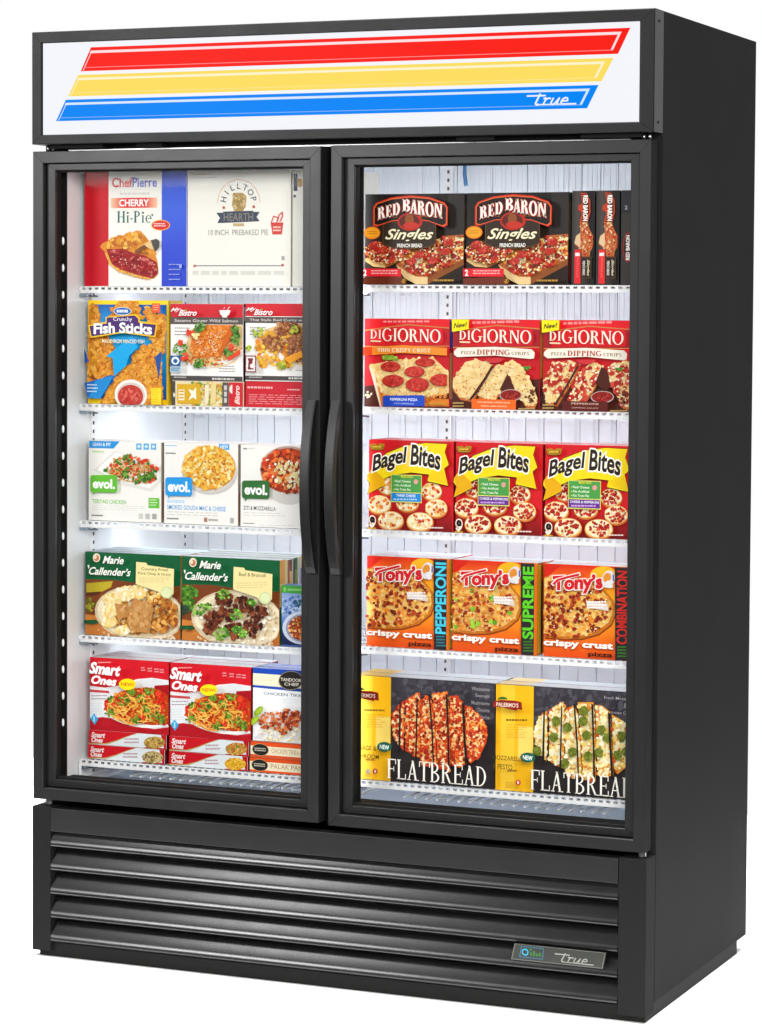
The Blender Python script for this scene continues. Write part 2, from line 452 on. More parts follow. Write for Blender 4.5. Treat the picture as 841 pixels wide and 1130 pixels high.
# lamps: LED strips inside the jambs
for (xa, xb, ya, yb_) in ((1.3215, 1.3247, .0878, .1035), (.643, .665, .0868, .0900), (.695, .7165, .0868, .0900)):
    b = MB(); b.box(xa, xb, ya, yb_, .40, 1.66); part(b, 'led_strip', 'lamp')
for xa, xb in ((.07, .63), (.72, 1.31)):  # unseen ceiling bars, added as fill light for the back of the cabinet
    b = MB(); b.box(xa, xb, .34, .352, z1-.006, z1-.0005); part(b, 'led_strip', 'bar')
for k in range(19):  # reflected LED highlights on the left jamb, modelled as small glowing domes
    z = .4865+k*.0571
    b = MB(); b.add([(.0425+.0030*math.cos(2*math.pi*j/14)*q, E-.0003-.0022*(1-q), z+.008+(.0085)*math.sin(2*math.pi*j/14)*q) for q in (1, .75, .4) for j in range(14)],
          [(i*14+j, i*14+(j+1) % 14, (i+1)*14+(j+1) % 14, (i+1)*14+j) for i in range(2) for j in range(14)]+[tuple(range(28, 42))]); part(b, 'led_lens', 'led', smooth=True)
b = MB(); b.tube([(.735, .612, 1.712), (.737, .606, 1.68), (.741, .602, 1.665), (.742, .602, 1.655)], .0045, 8); part(b, 'coolant_tube', 'blue', smooth=True)

# ---- wire shelves
def shelf(xa, xb, z, first=False):
    """front rail with a row of wire ends, wires running to the back, cross bars"""
    b = MB(); yf, yr = .1035, .585
    b.box(xa, xb, yf, yf+.003, z-.0150, z-.0076, b=.0006); b.box(xa, xb, yf, yf+.003, z-.0026, z-.0004, b=.0005)
    p = .01565; n = int((xb-xa)/p); x = xa+(xb-xa-n*p)/2
    for k in range(n+1):
        q = x+k*p
        b.box(q-.0033, q+.0033, yf+.0002, yf+.0028, z-.0079, z-.0023)
        b.tube([(q, yf+.003, z-.0022), (q, yr, z-.0022)], .0017, 5)
    for y in (yf+.05, .24, .40, yr): b.tube([(xa, y, z-.0055), (xb, y, z-.0055)], .0025, 6)
    for q in (xa+.001, xb-.001): b.tube([(q, yf+.002, z-.004), (q, yr, z-.004)], .003, 6)
    if first:
        for q in (xa-.001, xb+.001): b.tube([(q, yr, z-.004), (q, .115, z-.004), (q, .107, z-.007), (q, .105, z-.014), (q, .106, z-.034), (q, .112, z-.040), (q, yr, z-.045)], .0035, 7)
        q = xa+.12
        while q < xb-.05: b.tube([(q, .11, z-.030), (q, yr, z-.040)], .0022, 5); q += .024
    o = part(b, 'shelf', 'wire')
    if not first:   # added fill: unseen glowing bar under the shelf, well behind the front rail
        l = MB(); l.box(xa+.02, xb-.02, .300, .318, z-.0135, z-.0085); part(l, 'led_strip', 'bar', o)
    for q in (xa-.006, xb-.012):
        c = MB(); c.box(q, q+.018, .110, .118, z-.0225, z-.0160, b=.001); c.tube([(q+.012, .114, z-.0200), (q+.03, .135, z-.0215), (q+.012, .150, z-.0205)], .0018, 5)
        part(c, 'clip', 'clip', o)
    return o
ZL = (1.4270, 1.1762, .9255, .6785, .4100); ZR = (1.4320, 1.1825, .9310, .6900, .4135)
for i in range(5):
    shelf(.0570, .6520, ZL[i], i == 4); shelf(.6960, 1.3215, ZR[i], i == 4)

# ---- sign box on top
b = MB(); zb, zt = 1.7235, H
b.ring(0, W, zb, zt, .0225, .0285, .0195, .0235, 0, E-.002, .0016)
b.box(.003, W-.003, .020, E-.002, zb+.003, zt-.003)
sb = part(b, 'sign_box', 'black')
for z in (zt-.022, zb+.020):
    b = MB(); b.tube([(W-.0005, .026, z), (W+.0012, .026, z)], .0028, 10); part(b, 'screw', 'void', sb)
# the lit panel, drawn on its own sheet in millimetres from the top left corner of the panel
pw, ph = W-.0225-.0285, zt-.0235-zb-.0195
a = Art(pw, ph, (22.5, 1935.), (22.5+pw*1000, 1935.), (22.5, 1935.-ph*1000), 'eef1fa'); a.step = 6e-5
a.rect(22.5, 1935, 22.5+pw*1000, 1935-ph*1000, 'f6f8fe')
def stripe(n, zt_, zb_, xl, xr, sl, c, hi):
    """slanted band with a fine inset line along the top and the right-hand end"""
    a.on(n); f = lambda x, z: (x+sl*(z-zb_), z); L = lambda z: xl+sl*(z-zb_); Rr = lambda z: xr+sl*(z-zb_); hh = zt_-zb_
    a.poly([(L(zb_), zb_), (Rr(zb_), zb_), (Rr(zt_), zt_), (L(zt_), zt_)], c)
    z1_, z2_ = zt_-hh*.14, zt_-hh*.25
    a.poly([(L(z2_)+3, z2_), (Rr(z2_)-14, z2_), (Rr(z1_)-14, z1_), (L(z1_)+3, z1_)], hi)
    zc = zb_+hh*.16
    a.poly([(Rr(zc)-19, zc), (Rr(zc)-14, zc), (Rr(z1_)-14, z1_), (Rr(z1_)-19, z1_)], hi)
    a.poly([(L(zb_)+5, zb_+hh*.03), (L(zb_)+7, zb_+hh*.03), (L(z2_)+7, z2_), (L(z2_)+5, z2_)], hi)
    a.poly([(L(zc)+4, zc-1.0), (Rr(zc)-14, zc-1.0), (Rr(zc)-14, zc+.3), (L(zc)+4, zc+.3)], hx(hi) if False else tuple(.6*p+.4*q for p, q in zip(hx(c), hx(hi))))
stripe('red_stripe', 1923, 1874, 116, 1300, .50, 'ff2218', 'ffe3e6')
stripe('yellow_stripe', 1866.5, 1822.5, 86, 1267, .55, 'ffe062', 'fff6d0')
stripe('blue_stripe', 1815.5, 1771.5, 57, 1238, .53, '0088fa', 'ddecff')
def script_logo(a, ox, oz, sx, sz, c, w, sh=.49):
    """the slanted one-line script: long bar, t r u e, underline"""
    def q(x, y): return (ox+x*sx+y*sz*sh, oz+y*sz)
    def arc(cx, cy, rx, ry, a0, a1, n=8): return [(cx+rx*math.cos(R(a0+(a1-a0)*k/n)), cy+ry*math.sin(R(a0+(a1-a0)*k/n))) for k in range(n+1)]
    for pts, k in (([(-1.9, 3.05), (1.35, 3.05)], 1), ([(.30, 3.6), (.22, .8)]+arc(.62, .75, .4, .75, 180, 300, 5), 1.15), ([(1.35, 2.05), (1.7, 2.2), (1.75, 1.2), (1.72, 0)], 1), (arc(2.3, 1.35, .55, .75, 170, 60, 5), 1),
                [([(3.05, 2.1), (3.0, .9)]+arc(3.4, .75, .4, .75, 180, 330, 6)+[(4.15, 2.1)]), 1], ([(4.15, 2.1), (4.1, .6), (4.35, .05)], 1),
                (arc(5.35, 1.0, .62, 1.08, -10, 0, 1)[:0]+[(4.8, 1.0), (5.75, 1.15)]+arc(5.3, 1.15, .5, 1.0, 0, 180, 8)+arc(5.35, .85, .55, .85, 180, 270, 5)+[(7.6, 0.)], 1), ([(.5, 0), (5.4, 0)], .7)):
        a.line([q(*p) for p in pts], w*k, c)
a.on('logo'); script_logo(a, 1128, 1780.5, 11.6, 5.7, 'f4f8ff', 3.1)
sp_ = bpy.data.objects.new('sign_panel', sheet_mesh('sign_panel', a.sheets['carton'], m='sign')); col.objects.link(sp_); sp_.parent = sb
sp_.location = (.0225, .004, zb+.0195)
for n in ('red_stripe', 'yellow_stripe', 'blue_stripe', 'logo'):
    o = bpy.data.objects.new(n, sheet_mesh(n, a.sheets[n], m='sign')); col.objects.link(o); o.parent = sb; o.location = sp_.location
b = MB(); b.box(.066, 1.315, .040, .044, 1.7105, 1.7135); part(b, 'header_strip', 'alu')
for (xa, xb) in ((.03, .16), (.24, .30), (.96, 1.04), (1.22, 1.345)):
    b = MB(); b.box(xa, xb, .018, .05, 1.7150, 1.7233); part(b, 'hinge_plate', 'void')

# ---- doors
def handle(parent, xc):
    b = MB(); zc, hh, wd = 1.0225, .1755, .0108; n = 28; pr = []
    for k in range(n+1):
        t = -1+2*k/n; pr.append((t*hh+zc, -.008-.034*(1-t*t)**.85))
    # bowed outer strap
    vs = []; fs = []
    for (z, y) in pr:
        th = .0135
        for (dx, dy) in ((-wd, .0022), (-wd+.0022, 0), (wd-.0022, 0), (wd, .0022), (wd, th), (-wd, th)): vs.append((xc+dx, y+dy, z))
    for k in range(n):
        for j in range(6): fs.append((k*6+j, k*6+(j+1) % 6, (k+1)*6+(j+1) % 6, (k+1)*6+j))
    fs += [tuple(range(5, -1, -1)), tuple(n*6+j for j in range(6))]
    b.add(vs, fs)
    # web between strap and door, open in the middle for the fingers
    for (ta, tb) in ((-1, -.66), (.66, 1)):
        vs = []; fs = []; m = 8
        for k in range(m+1):
            t = ta+(tb-ta)*k/m; z = t*hh+zc; y = -.008-.034*(1-t*t)**.85+.013
            vs += [(xc-wd+.003, y, z), (xc+wd-.002, y, z), (xc+wd-.002, .0035, z), (xc-wd+.003, .0035, z)]
        for k in range(m):
            for j in range(4): fs.append((k*4+j, k*4+(j+1) % 4, (k+1)*4+(j+1) % 4, (k+1)*4+j))
        fs += [(3,2,1,0), tuple(m*4+j for j in range(4))]; b.add(vs, fs)
    b.box(xc-wd+.004, xc+wd-.003, -.010, .0035, zc-hh*.8, zc+hh*.8)
    o = part(b, 'handle', 'handle', parent)
    for p in o.data.polygons: p.use_smooth = False
    return o
def door(xa, xb, za, zb, hx_):
    b = MB()
    b.ring(xa, xb, za, zb, .0245, .0245, .0245, .0245, .003, .040, .0012)
    d = part(b, 'door', ['frame', 'side'])
    for p in d.data.polygons:
        if p.normal.x > .9 and p.center.x > xb-.002: p.material_index = 1
    b = MB(); b.ring(xa+.0258, xb-.0258, za+.0265, zb-.0258, .0205, .0205, .0155, .0135, .0165, .040, .0010); part(b, 'inner_frame', 'frame', d)
    b = MB(); b.ring(xa+.034, xb-.0275, za+.041, zb-.0385, .0135, .0095, .006, .0045, .0245, .040, .0006); part(b, 'glazing_bead', 'void', d)
    b = MB(); b.box(xa+.042, xb-.035, .030, .0335, za+.044, zb-.041); part(b, 'glass', 'glass', d)
    b = MB(); b.ring(xa+.004, xb-.004, za+.004, zb-.004, .028, .028, .028, .028, .0402, .0555, .002); part(b, 'gasket', 'void', d)
    handle(d, hx_)
    return d
d1 = door(.0006, .6712, .3365, 1.7088, .6572)
d2 = door(.6935, 1.3700, .3335, 1.7096, .7120)
for (x, z, dr) in ((.030, 1.709, d1), (1.352, 1.7096, d2)):
    b = MB()
    for q in (-.006, .006): b.tube([(x+q, .028, z), (x+q, .028, z+.0137)], .0035, 10)
    part(b, 'hinge_pin', 'steel', dr, smooth=True)
for (x, z, dr) in ((.026, .3225, d1), (1.357, .3225, d2)):
    b = MB(); b.tube([(x, .026, z), (x, .026, z+.0085)], .0085, 12); b.tube([(x, .026, z+.0085), (x, .026, z+.013)], .005, 12); part(b, 'hinge_pin', 'steel', dr)

# ---- louvred grille at the foot
b = MB(); b.box(.0455, 1.3172, -.0005, .030, .2705, .3195, b=.0012)
g = part(b, 'grille', 'frame')
b = MB(); b.box(.0455, 1.3172, .046, .052, .004, .2700); part(b, 'grille_back', 'void', g)
for zl in (.2460, .1952, .1444, .0936, .0428):
    prof = [(.0215, zl+.0335), (.0172, zl+.0285), (.0120, zl+.0215), (.0068, zl+.0138), (.0030, zl+.0078), (.0008, zl+.0040), (-.0002, zl+.0010), (-.0012, zl-.0019), (-.0014, zl-.0046), (.0004, zl-.0074), (.0035, zl-.0080), (.008, zl-.0074),
            (.008, zl-.0050), (.0045, zl-.0036), (.0030, zl-.0015), (.0056, zl+.0060), (.0092, zl+.0124), (.0144, zl+.0202), (.0194, zl+.0272), (.0235, zl+.0320)]
    n = len(prof); b = MB()
    b.add([(.0457, y, z) for y, z in prof]+[(1.3170, y, z) for y, z in prof],
          [(j, (j+1) % n, n+(j+1) % n, n+j) for j in range(n)]+[tuple(range(n-1, -1, -1)), tuple(range(n, 2*n))])
    o = part(b, 'slat', 'grille', g, smooth=True); o.data.set_sharp_from_angle(angle=R(16))
for (xa, xb) in ((.0002, .0445), (1.3182, W-.0004)):
    b = MB(); b.box(xa, xb, .0004, E-.001, .0125, .3210, b=.0015); part(b, 'corner_post', 'side')
# controller badge across two louvres
s_ = 1000.
a = Art(.1985, .0330, (1096.5, 133.5), (1295, 133.5), (1096.5, 100.5), '20241f'); a.step = 4e-5; a.on('plate')
a.poly([(1104, 133), (1294.5, 133), (1288, 101), (1097, 101)], '5c5d57')
a.poly([(1105.8, 131.8), (1292.5, 131.8), (1286.6, 102.6), (1099.2, 102.6)], '20231e')
a.on('display')
a.poly([(1118, 129.5), (1166, 129.5), (1163.5, 107), (1114, 107)], '206480'); a.poly([(1119.3, 128.2), (1164.5, 128.2), (1162.2, 108.3), (1115.5, 108.3)], '1c211d')
a.ell(1126.5, 118, 7.2, 7.2, '2392b6'); a.ell(1126.5, 118, 4.6, 4.6, '1c211d')
for k, hgt in enumerate((7, 10, 6, 8)): a.rect(1137+k*6.2, 112+hgt, 1141.5+k*6.2, 112, '245f20')
a.rect(1136, 126, 1140, 122, '246a20')
a.on('logo'); script_logo(a, 1200, 107, 9.2, 4.6, '8a8b86', 2.2)
b = MB(); b.add([(1.0975, -.0028, .1012), (1.2882, -.0028, .1012), (1.2944, -.0028, .1328), (1.1042, -.0028, .1328), (1.0975, .004, .1012), (1.2882, .004, .1012), (1.2944, .004, .1328), (1.1042, .004, .1328)],
               [(0,1,2,3),(7,6,5,4),(0,4,5,1),(1,5,6,2),(2,6,7,3),(3,7,4,0)])
bd = part(b, 'badge', 'black', g)
for n in ('plate', 'display', 'logo'):
    nm = {'plate': 'badge_plate', 'display': 'display', 'logo': 'logo'}[n]
    if n == 'plate':
        o = bpy.data.objects.new(nm, sheet_mesh(nm, a.sheets[n], m='badge'))
    else: o = bpy.data.objects.new(nm, sheet_mesh(nm, a.sheets[n], m='badge'))
    col.objects.link(o); o.parent = g; o.location = (1.0965, -.0029, .1005)
# ================================================================== FROZEN FOOD CARTONS
PEP = ['b8271c', 'a81f18', 'c93a25', '8f1a14']; CHEESE = ['f3dc9c', 'f7e7b8', 'eec86e', 'fbf0cc', 'e8a848', 'dd7f30']
BROC = ['3f7a22', '57922c', '2f5f1c', '7aa53c']
# ---- top left shelf: pie cartons
a = Art(.247, .245, (22, 18), (818, 18), (22, 900), 'f2efe9')
a.vgrad(22, 18, 213, 900, ['cc0a1c', 'c4061c', 'c80a20']); a.vgrad(625, 18, 818, 900, ['2b50d4', '3a60dc', '2c4ad0', '2440c4'])
a.greek(300, 185, 545, 207, 1, 'd9d6d2', .8, 3)
a.on('logo')
a.text('Chef', 240, 70, 400, 145, 'd01c2a', .02); a.text('Pierre', 400, 70, 588, 145, '2b3fc0', .012)
a.grad(232, 225, 592, 302, ['f6c9a8', 'e83a30', 'e02a28', 'e83a30', 'f6c9a8']); a.text('CHERRY', 295, 236, 527, 290, 'ffffff', .025)
a.text('Hi-Pie', 280, 325, 548, 416, '2c6a62', serif=True, kw=dict(t=.16, n=.05)); a.text("'", 545, 350, 560, 366, '2c6a62')
a.ell(617, 435, 73, 41, 'f2b23a'); a.ell(617, 435, 66, 35, 'd8242a'); a.greek(565, 420, 668, 452, 2, 'f7d8d0', .5, 5)
a.on('food_picture')
a.poly([(145,600),(165,572),(208,552),(240,528),(262,530),(290,508),(330,512),(352,492),(395,490),(430,474),(462,478),(498,515),(530,555),(562,620),(592,700),(600,760),(598,805),(572,838),(530,846),(430,812),(335,785),(262,755),(225,710),(190,640)], 'dd8a24')
a.blobs([(165,590),(290,520),(460,485),(540,580),(575,660),(450,650),(330,610)], 70, ['e89a2c','f0b040','c8741c','f3c05a','d88420','b8621a'], 10, 26, 3, 1.6)
a.poly([(200,615),(330,612),(420,650),(500,665),(590,715),(602,800),(560,838),(430,808),(310,770),(245,730)], '9a1218')
a.blobs([(215,622),(330,620),(420,658),(500,672),(585,720),(594,790),(550,825),(430,795),(310,758),(250,715)], 90, ['a8161c','8a0f16','bb2a2a','c23a38','76090f','d06a60'], 7, 20, 4)
a.blobs([(215,622),(420,658),(585,720),(550,825),(310,758)], 16, ['f3c8c0','f8e2d8'], 3, 6, 5)
a.poly([(190,640),(215,655),(250,735),(315,775),(430,812),(545,838),(530,850),(425,828),(300,790),(230,735)], 'e8b050'); a.blobs([(205,655),(240,735),(310,775),(430,815),(540,842),(530,842),(425,822),(305,782),(235,735)], 22, ['e8a83c','f2c868','d8862a'], 7, 14, 6)
a.poly([(430,640),(470,600),(520,575),(545,560),(560,585),(505,612),(455,650)], '7a4a24'); a.poly([(500,580),(555,545),(575,620),(545,615),(520,600)], 'e9c48a')
a.poly([(550,550),(595,538),(620,560),(618,600),(585,640),(565,590)], '4a4844')
a.on('carton'); a.greek(690, 730, 795, 880, 4, '93a2e6', .22, 8); a.rect(770, 735, 790, 760, '9fb0f0')
carton('pie_carton', a, .0600, ZL[0], .240, 'cherry pie carton with red and blue side bands and a pie slice picture', 'carton', top='f0ede6', left='3a3038', right='2c48c0', rz=.2)

a = Art(.241, .243, (392, 35), (778, 35), (392, 448), 'efece4')
a.greek(410, 47, 510, 68, 2, 'b9b6b0', .35, 2); a.text('10 INCH  PREBAKED PIE', 472, 246, 695, 266, '8d8a86', .004); a.rect(415, 372, 752, 376, '8d8f96'); a.ell(420, 375, 5, 5, 'c05048'); a.ell(749, 372, 5, 5, 'c05048')
a.greek(412, 392, 775, 410, 1, 'd6d3cd', .8, 4); a.rect(745, 340, 756, 355, 'a7a6a2')
a.on('logo')
a.ell(585, 150, 80, 82, 'd8b8a8', 180, 360); a.ell(585, 150, 77, 79, 'efece4', 180, 360)
def arch_text(a, s, cx, cy, rx, ry, a0, a1, hgt, c, b=.01):
    n = len(s)
    for i, ch in enumerate(s):
        t = R(a0+(a1-a0)*(i+.5)/n); V, F = raw_text(ch, b)
        if not V: continue
        mx = sum(p[0] for p in V)/len(V); P = []
        nx, ny = math.cos(t), -math.sin(t); tx, ty = math.sin(t), math.cos(t)
        for x, y in V:
            P.append(a.uv((cx+rx*nx+((x-mx)*tx+(y-.36)*nx)*hgt, cy+ry*ny+((x-mx)*ty+(y-.36)*ny)*hgt)))
        a.raw(P, F, c)
arch_text(a, 'HILLTOP', 585, 152, 58, 60, 180, 0, 30, '343a50', .01)
a.poly([(564,128),(575,116),(600,116),(614,128),(612,165),(600,182),(572,182),(560,160)], 'b0935a'); a.blobs([(565,120),(610,120),(605,180),(570,180)], 24, ['c8ac70','9c7f48','d6bd88','a88a50'], 4, 9, 2)
a.ell(530, 168, 5, 5, 'b84a3a'); a.ell(642, 166, 5, 5, 'b84a3a')
a.poly([(502,186),(528,186),(528,182),(640,180),(640,184),(664,184),(652,202),(664,216),(640,218),(528,222),(506,222),(516,204)], '3c4256')
a.text('HEARTH', 530, 188, 640, 216, '7d7a72', .01); a.rect(565, 224, 606, 234, 'c0a878')
a.poly([(705,222),(752,222),(746,264),(712,264)], 'cf4038'); a.greek(714, 236, 744, 258, 2, 'f0d0c8', .5, 3)
for p in ([(708,222),(716,200),(732,205),(728,222)], [(732,214),(736,196),(748,186),(749,200),(740,218)]): a.line(p, 4, 'cf4038')
bh = carton('pie_carton', a, .3090, ZL[0], .240, 'plain white pie carton with an arched emblem, beside the cherry pie carton', 'carton', 'plain white pie cartons', top='efece4', left='d8d4cc', right='d0ccc4')
a = Art(.090, .243, (778, 35), (922, 35), (778, 448), 'e9e6de')
a.rect(779, 36, 781, 447, 'c8c4bc')
a.on('logo'); a.rect(783, 52, 797, 112, '3a3e52'); a.ell(806, 84, 10, 16, 'b28a48'); a.ell(787, 130, 5, 5, '50566a')
carton('pie_carton', a, .5535, ZL[0], .240, 'narrow white carton with a navy and gold mark, half hidden by the door frame', 'carton', 'plain white pie cartons', top='efece4', left='d8d4cc', right='d0ccc4')

# ---- second left shelf: fish sticks and bistro dinners
a = Art(.194, .221, (60, 30), (622, 32), (60, 770), 'f6c818')
a.vgrad(60, 30, 622, 770, ['ffd81a', 'fcc818', 'f8c41a', 'ffd40c'])
a.on('food_picture')
a.vgrad(75, 60, 610, 735, ['1c5ab0', '0aa8e8', '0aa2e4', '1880d0', '1450a0'])
STK = ['e8a030', 'e2942a', 'eca838', 'dc8a24', 'f0b244', 'd88420', 'e69a2c']
def stick(a, pts, seed, n=110, dark='c8741c'):
    a.poly(pts, dark); a.blobs(pts, n, STK, 8, 24, seed, 1.3); a.blobs(pts, n//3, ['f4c060', 'f6c870', 'cc7418'], 3, 7, seed+50)
stick(a, [(66,70),(132,66),(150,190),(262,390),(285,545),(95,600),(66,540)], 1, 130)
stick(a, [(66,480),(110,475),(140,580),(70,625)], 2, 26, '8a3c12')
stick(a, [(250,85),(300,36),(420,40),(430,120),(460,150),(300,175),(215,180)], 3, 70)
stick(a, [(470,85),(535,75),(540,130),(615,140),(615,330),(520,320),(490,170)], 4, 70)
stick(a, [(400,420),(448,370),(615,290),(618,400),(470,510),(360,590),(375,500)], 5, 90)
stick(a, [(350,500),(470,510),(490,640),(400,700),(230,768),(165,768),(255,620)], 6, 120)
stick(a, [(480,505),(600,425),(612,770),(470,770),(455,610)], 7, 100)
a.poly([(565,430),(610,390),(612,400),(590,590)], '1c4f9c'); a.poly([(70,375),(105,470),(72,478)], '1c4f9c')
a.poly([(225,430),(400,285),(447,362),(385,425),(362,500),(280,570),(270,440)], '0aa6e6')
a.poly([(70,622),(275,566),(240,640),(185,732),(95,728)], '1787cf'); a.poly([(70,622),(150,600),(120,690),(95,728)], '1560ae')
a.ell(397, 700, 113, 108, 'f4efe8'); a.ell(397, 705, 98, 92, 'd8ccc4'); a.ell(395, 712, 88, 82, 'c2352c'); a.blobs((395,712,78,60), 26, ['d04a3c','b42a24','dd6a58'], 8, 20, 8)
a.on('logo')
a.poly([(222,150),(430,128),(458,150),(462,178),(580,195),(568,292),(340,262),(115,300),(100,208),(222,185)], 'f4c810')
a.poly([(230,155),(425,138),(448,160),(452,190),(572,203),(560,282),(340,252),(122,290),(110,215),(230,195)], '4b2470')
a.ell(340, 108, 62, 29, 'e8f0fa'); a.ell(340, 108, 58, 25, '2a62b8'); a.text('BREMER', 300, 98, 380, 120, 'e8eef8', .02) if False else a.greek(300, 98, 382, 120, 1, 'e8eef8', .9, 3)
a.text('Crunchy', 275, 150, 408, 186, 'f2eaf6', .012); a.text('Fish Sticks', 138, 196, 545, 275, 'ffffff', .035, arc=.12)
a.text('MADE FROM MINCED FISH', 198, 308, 492, 336, 'fbeecb', .012)
a.on('carton'); a.rect(545, 52, 600, 118, 'e8542a'); a.greek(552, 62, 594, 110, 3, 'f7b090', .4, 4); a.vgrad(540, 650, 610, 768, ['f8d820', 'fae030', 'f4cc10']); a.greek(545, 660, 605, 760, 6, 'e0b000', .25, 2)
a.greek(95, 630, 170, 700, 3, 'cfe4f6', .35, 7)
carton('fish_stick_carton', a, .0690, ZL[1], .062, 'yellow and blue fish sticks carton with a purple banner and red dip', 'carton', top='f0cc30', left='6a5a20', right='e0b818', rz=.5)

def bistro(TL, TR, BL, title, meat, icon):
    a = Art(.1725, .1620, TL, TR, BL, 'f4f2f0'); ox, oy = TL[0]-35, TL[1]-32
    X = lambda x: x+ox; Yy = lambda y: y+oy
    r_ = lambda x0, y0, x1, y1, c: a.rect(X(x0), Yy(y0), X(x1), Yy(y1), c)
    r_(36, 32, 470, 113, 'd01c2c'); r_(36, 113, 470, 154, '5a504e'); r_(36, 467, 470, 498, '4a4444')
    a.text(title, X(60), Yy(124), X(440 if len(title) < 26 else 468), Yy(146), 'd8d2ce', .012)
    a.greek(X(62), Yy(176), X(160), Yy(236), 3, '8a8480', .3, 3); a.greek(X(330), Yy(402), X(440), Yy(448), 3, '8a8480', .3, 5); a.greek(X(60), Yy(472), X(140), Yy(488), 1, 'b0aaa6', .6, 4); a.greek(X(290), Yy(476), X(440), Yy(490), 1, 'd8d4d0', .8, 9)
    a.on('food_picture')
    P = lambda *q: [(X(x), Yy(y)) for x, y in q]
    a.poly(P((150,190),(250,156),(468,156),(468,330),(420,380),(330,415),(200,418),(120,370)), 'e8c48a')
    if meat == 'salmon':
        a.poly(P((468,300),(468,338),(380,392),(250,422),(130,400),(110,372),(250,410)), 'e9e4df')
        a.blobs(P((130,350),(300,345),(468,290),(455,330),(340,395),(200,415),(130,392)), 110, ['e8a050','f2c070','d87a30','f6dca0','7a9a38','d84a24','c88a48'], 5, 12, 2)
        a.poly(P((170,240),(260,158),(440,158),(400,250),(340,345),(190,360),(160,320)), 'd8721e')
        a.blobs(P((175,245),(262,165),(430,162),(395,245),(335,340),(195,350),(168,315)), 150, ['ee8a28','f0922e','e67f22','f29a3c','e07a1e','f4a850'], 5, 12, 3, 1.5, 35)
        a.poly(P((400,160),(440,158),(380,285),(345,340),(335,330)), 'cf5f14'); a.blobs(P((185,255),(380,165),(330,330),(200,345)), 60, ['fbe0b8','fdf0dc'], 2, 5, 4)
        a.poly(P((390,355),(468,300),(468,330),(400,372)), 'e2461c')
        for (x, y, q) in ((110,305,42),(225,172,32),(450,235,36),(402,318,22),(225,392,28),(440,180,20)): a.blobs((X(x),Yy(y),q,q), 26, BROC, 6, 14, int(x))
        for (x, y, q) in ((180,205,24),(118,265,14),(140,352,24),(420,290,14)): a.blobs((X(x),Yy(y),q,q), 8, ['e23a20','d82c1a','f05a30'], 8, 15, int(x))
        a.blobs((X(208),Yy(226),22,20), 8, ['f6eaa8','f2dc80'], 8, 14, 5)
    else:
        a.poly(P((60,340),(468,260),(468,420),(250,430),(110,410)), 'ece7e2')
        a.blobs(P((75,280),(120,230),(250,160),(468,158),(468,400),(250,424),(130,405)), 190, ['f0a020','f6b830','e88a18','f8cc50','f0d040','d87818','e8a848'], 8, 22, 12)
        for (x, y, q) in ((215,270,66),(265,185,50),(330,180,34),(330,260,40),(380,240,60),(350,330,56),(430,300,50)): a.blobs((X(x),Yy(y),q,q*.8), 46, ['8a4a24','a05a30','74381a','b87444','c89060'], 7, 16, int(x+y))
        for (x, y, q) in ((125,205,30),(270,400,24),(75,300,16),(340,190,22)): a.blobs((X(x),Yy(y),q,q), 12, ['9ab030','b8c838','6a9028','d8cc40'], 7, 14, int(x))
        a.poly(P((285,360),(380,315),(395,350),(310,392)), 'f2a01c')
    a.on('logo')
    a.text('My', X(56), Yy(56), X(120), Yy(84), 'ffffff', .012, .5, skew=-.2); a.text('Bistro', X(104), Yy(68), X(214), Yy(104), 'ffffff', .02, .45); a.ell(X(148), Yy(70), 7, 5, '7ab040')
    a.on('carton')
    if icon == 'bowl':
        a.poly(P((348,68),(415,68),(408,92),(394,104),(394,112),(366,112),(366,104),(354,92)), 'f2eef0'); a.line(P((395,68),(408,48)), 4, 'f2eef0'); a.line(P((375,60),(380,50)), 3, 'f2eef0')
    c = '1f5a98' if meat == 'salmon' else '7a2028'
    r_(56, 345, 120, 408, c); r_(56, 412, 120, 446, 'a8c4d8' if meat == 'salmon' else c)
    if meat == 'salmon': a.ell(X(88), Yy(376), 24, 24, 'e8f0f6'); a.ell(X(88), Yy(378), 13, 13, c); r_(60, 418, 116, 424, '5080a8'); r_(60, 430, 110, 436, '5080a8')
    else: r_(62, 352, 114, 440, 'f2eae8'); a.poly(P((72,430),(76,380),(70,362),(104,362),(98,384),(106,430)), c); a.ell(X(96), Yy(408), 12, 14, 'f2eae8')
    return a
a = bistro((35,32), (470,30), (38,497), 'Sesame Ginger Wild Salmon', 'salmon', 'bowl')
lie = [('right', 0, 0, .5, 1, '8a8078')]
# lying cartons below
b_ = Art(.1700, .0520, (40,497), (460,500), (40,632), 'e8dcc0')
b_.rect(40, 499, 60, 634, '4a4444'); b_.poly([(52,560),(60,575),(52,590),(46,575)], 'e8e0d8')
b_.on('food_picture'); b_.rect(62, 503, 338, 634, 'e9d8a8'); b_.blobs([(150,506),(336,506),(336,632),(150,632)], 120, ['f0d890','e8b848','f6ecc8','a8b048','d89a30','c8c070','f0e4b0','7a9838'], 6, 15, 3)
b_.poly([(238,520),(262,515),(258,620),(236,625)], 'f0e0c0'); b_.poly([(275,512),(305,508),(300,618),(270,622)], 'e8d090')
b_.on('carton'); b_.rect(76, 515, 212, 622, 'd8a818'); b_.rect(84, 545, 118, 604, 'f6ead0')
for k in range(3): b_.rect(88, 551+k*17, 114, 560+k*17, 'd0a020')
b_.poly([(140,540),(170,552),(186,530),(188,600),(168,586),(140,606),(158,572)], 'f8f2e0')
b_.rect(340, 503, 376, 634, '5a5250')
for k in range(3): b_.rect(350, 520+k*34, 366, 546+k*34, 'd0c8c4')
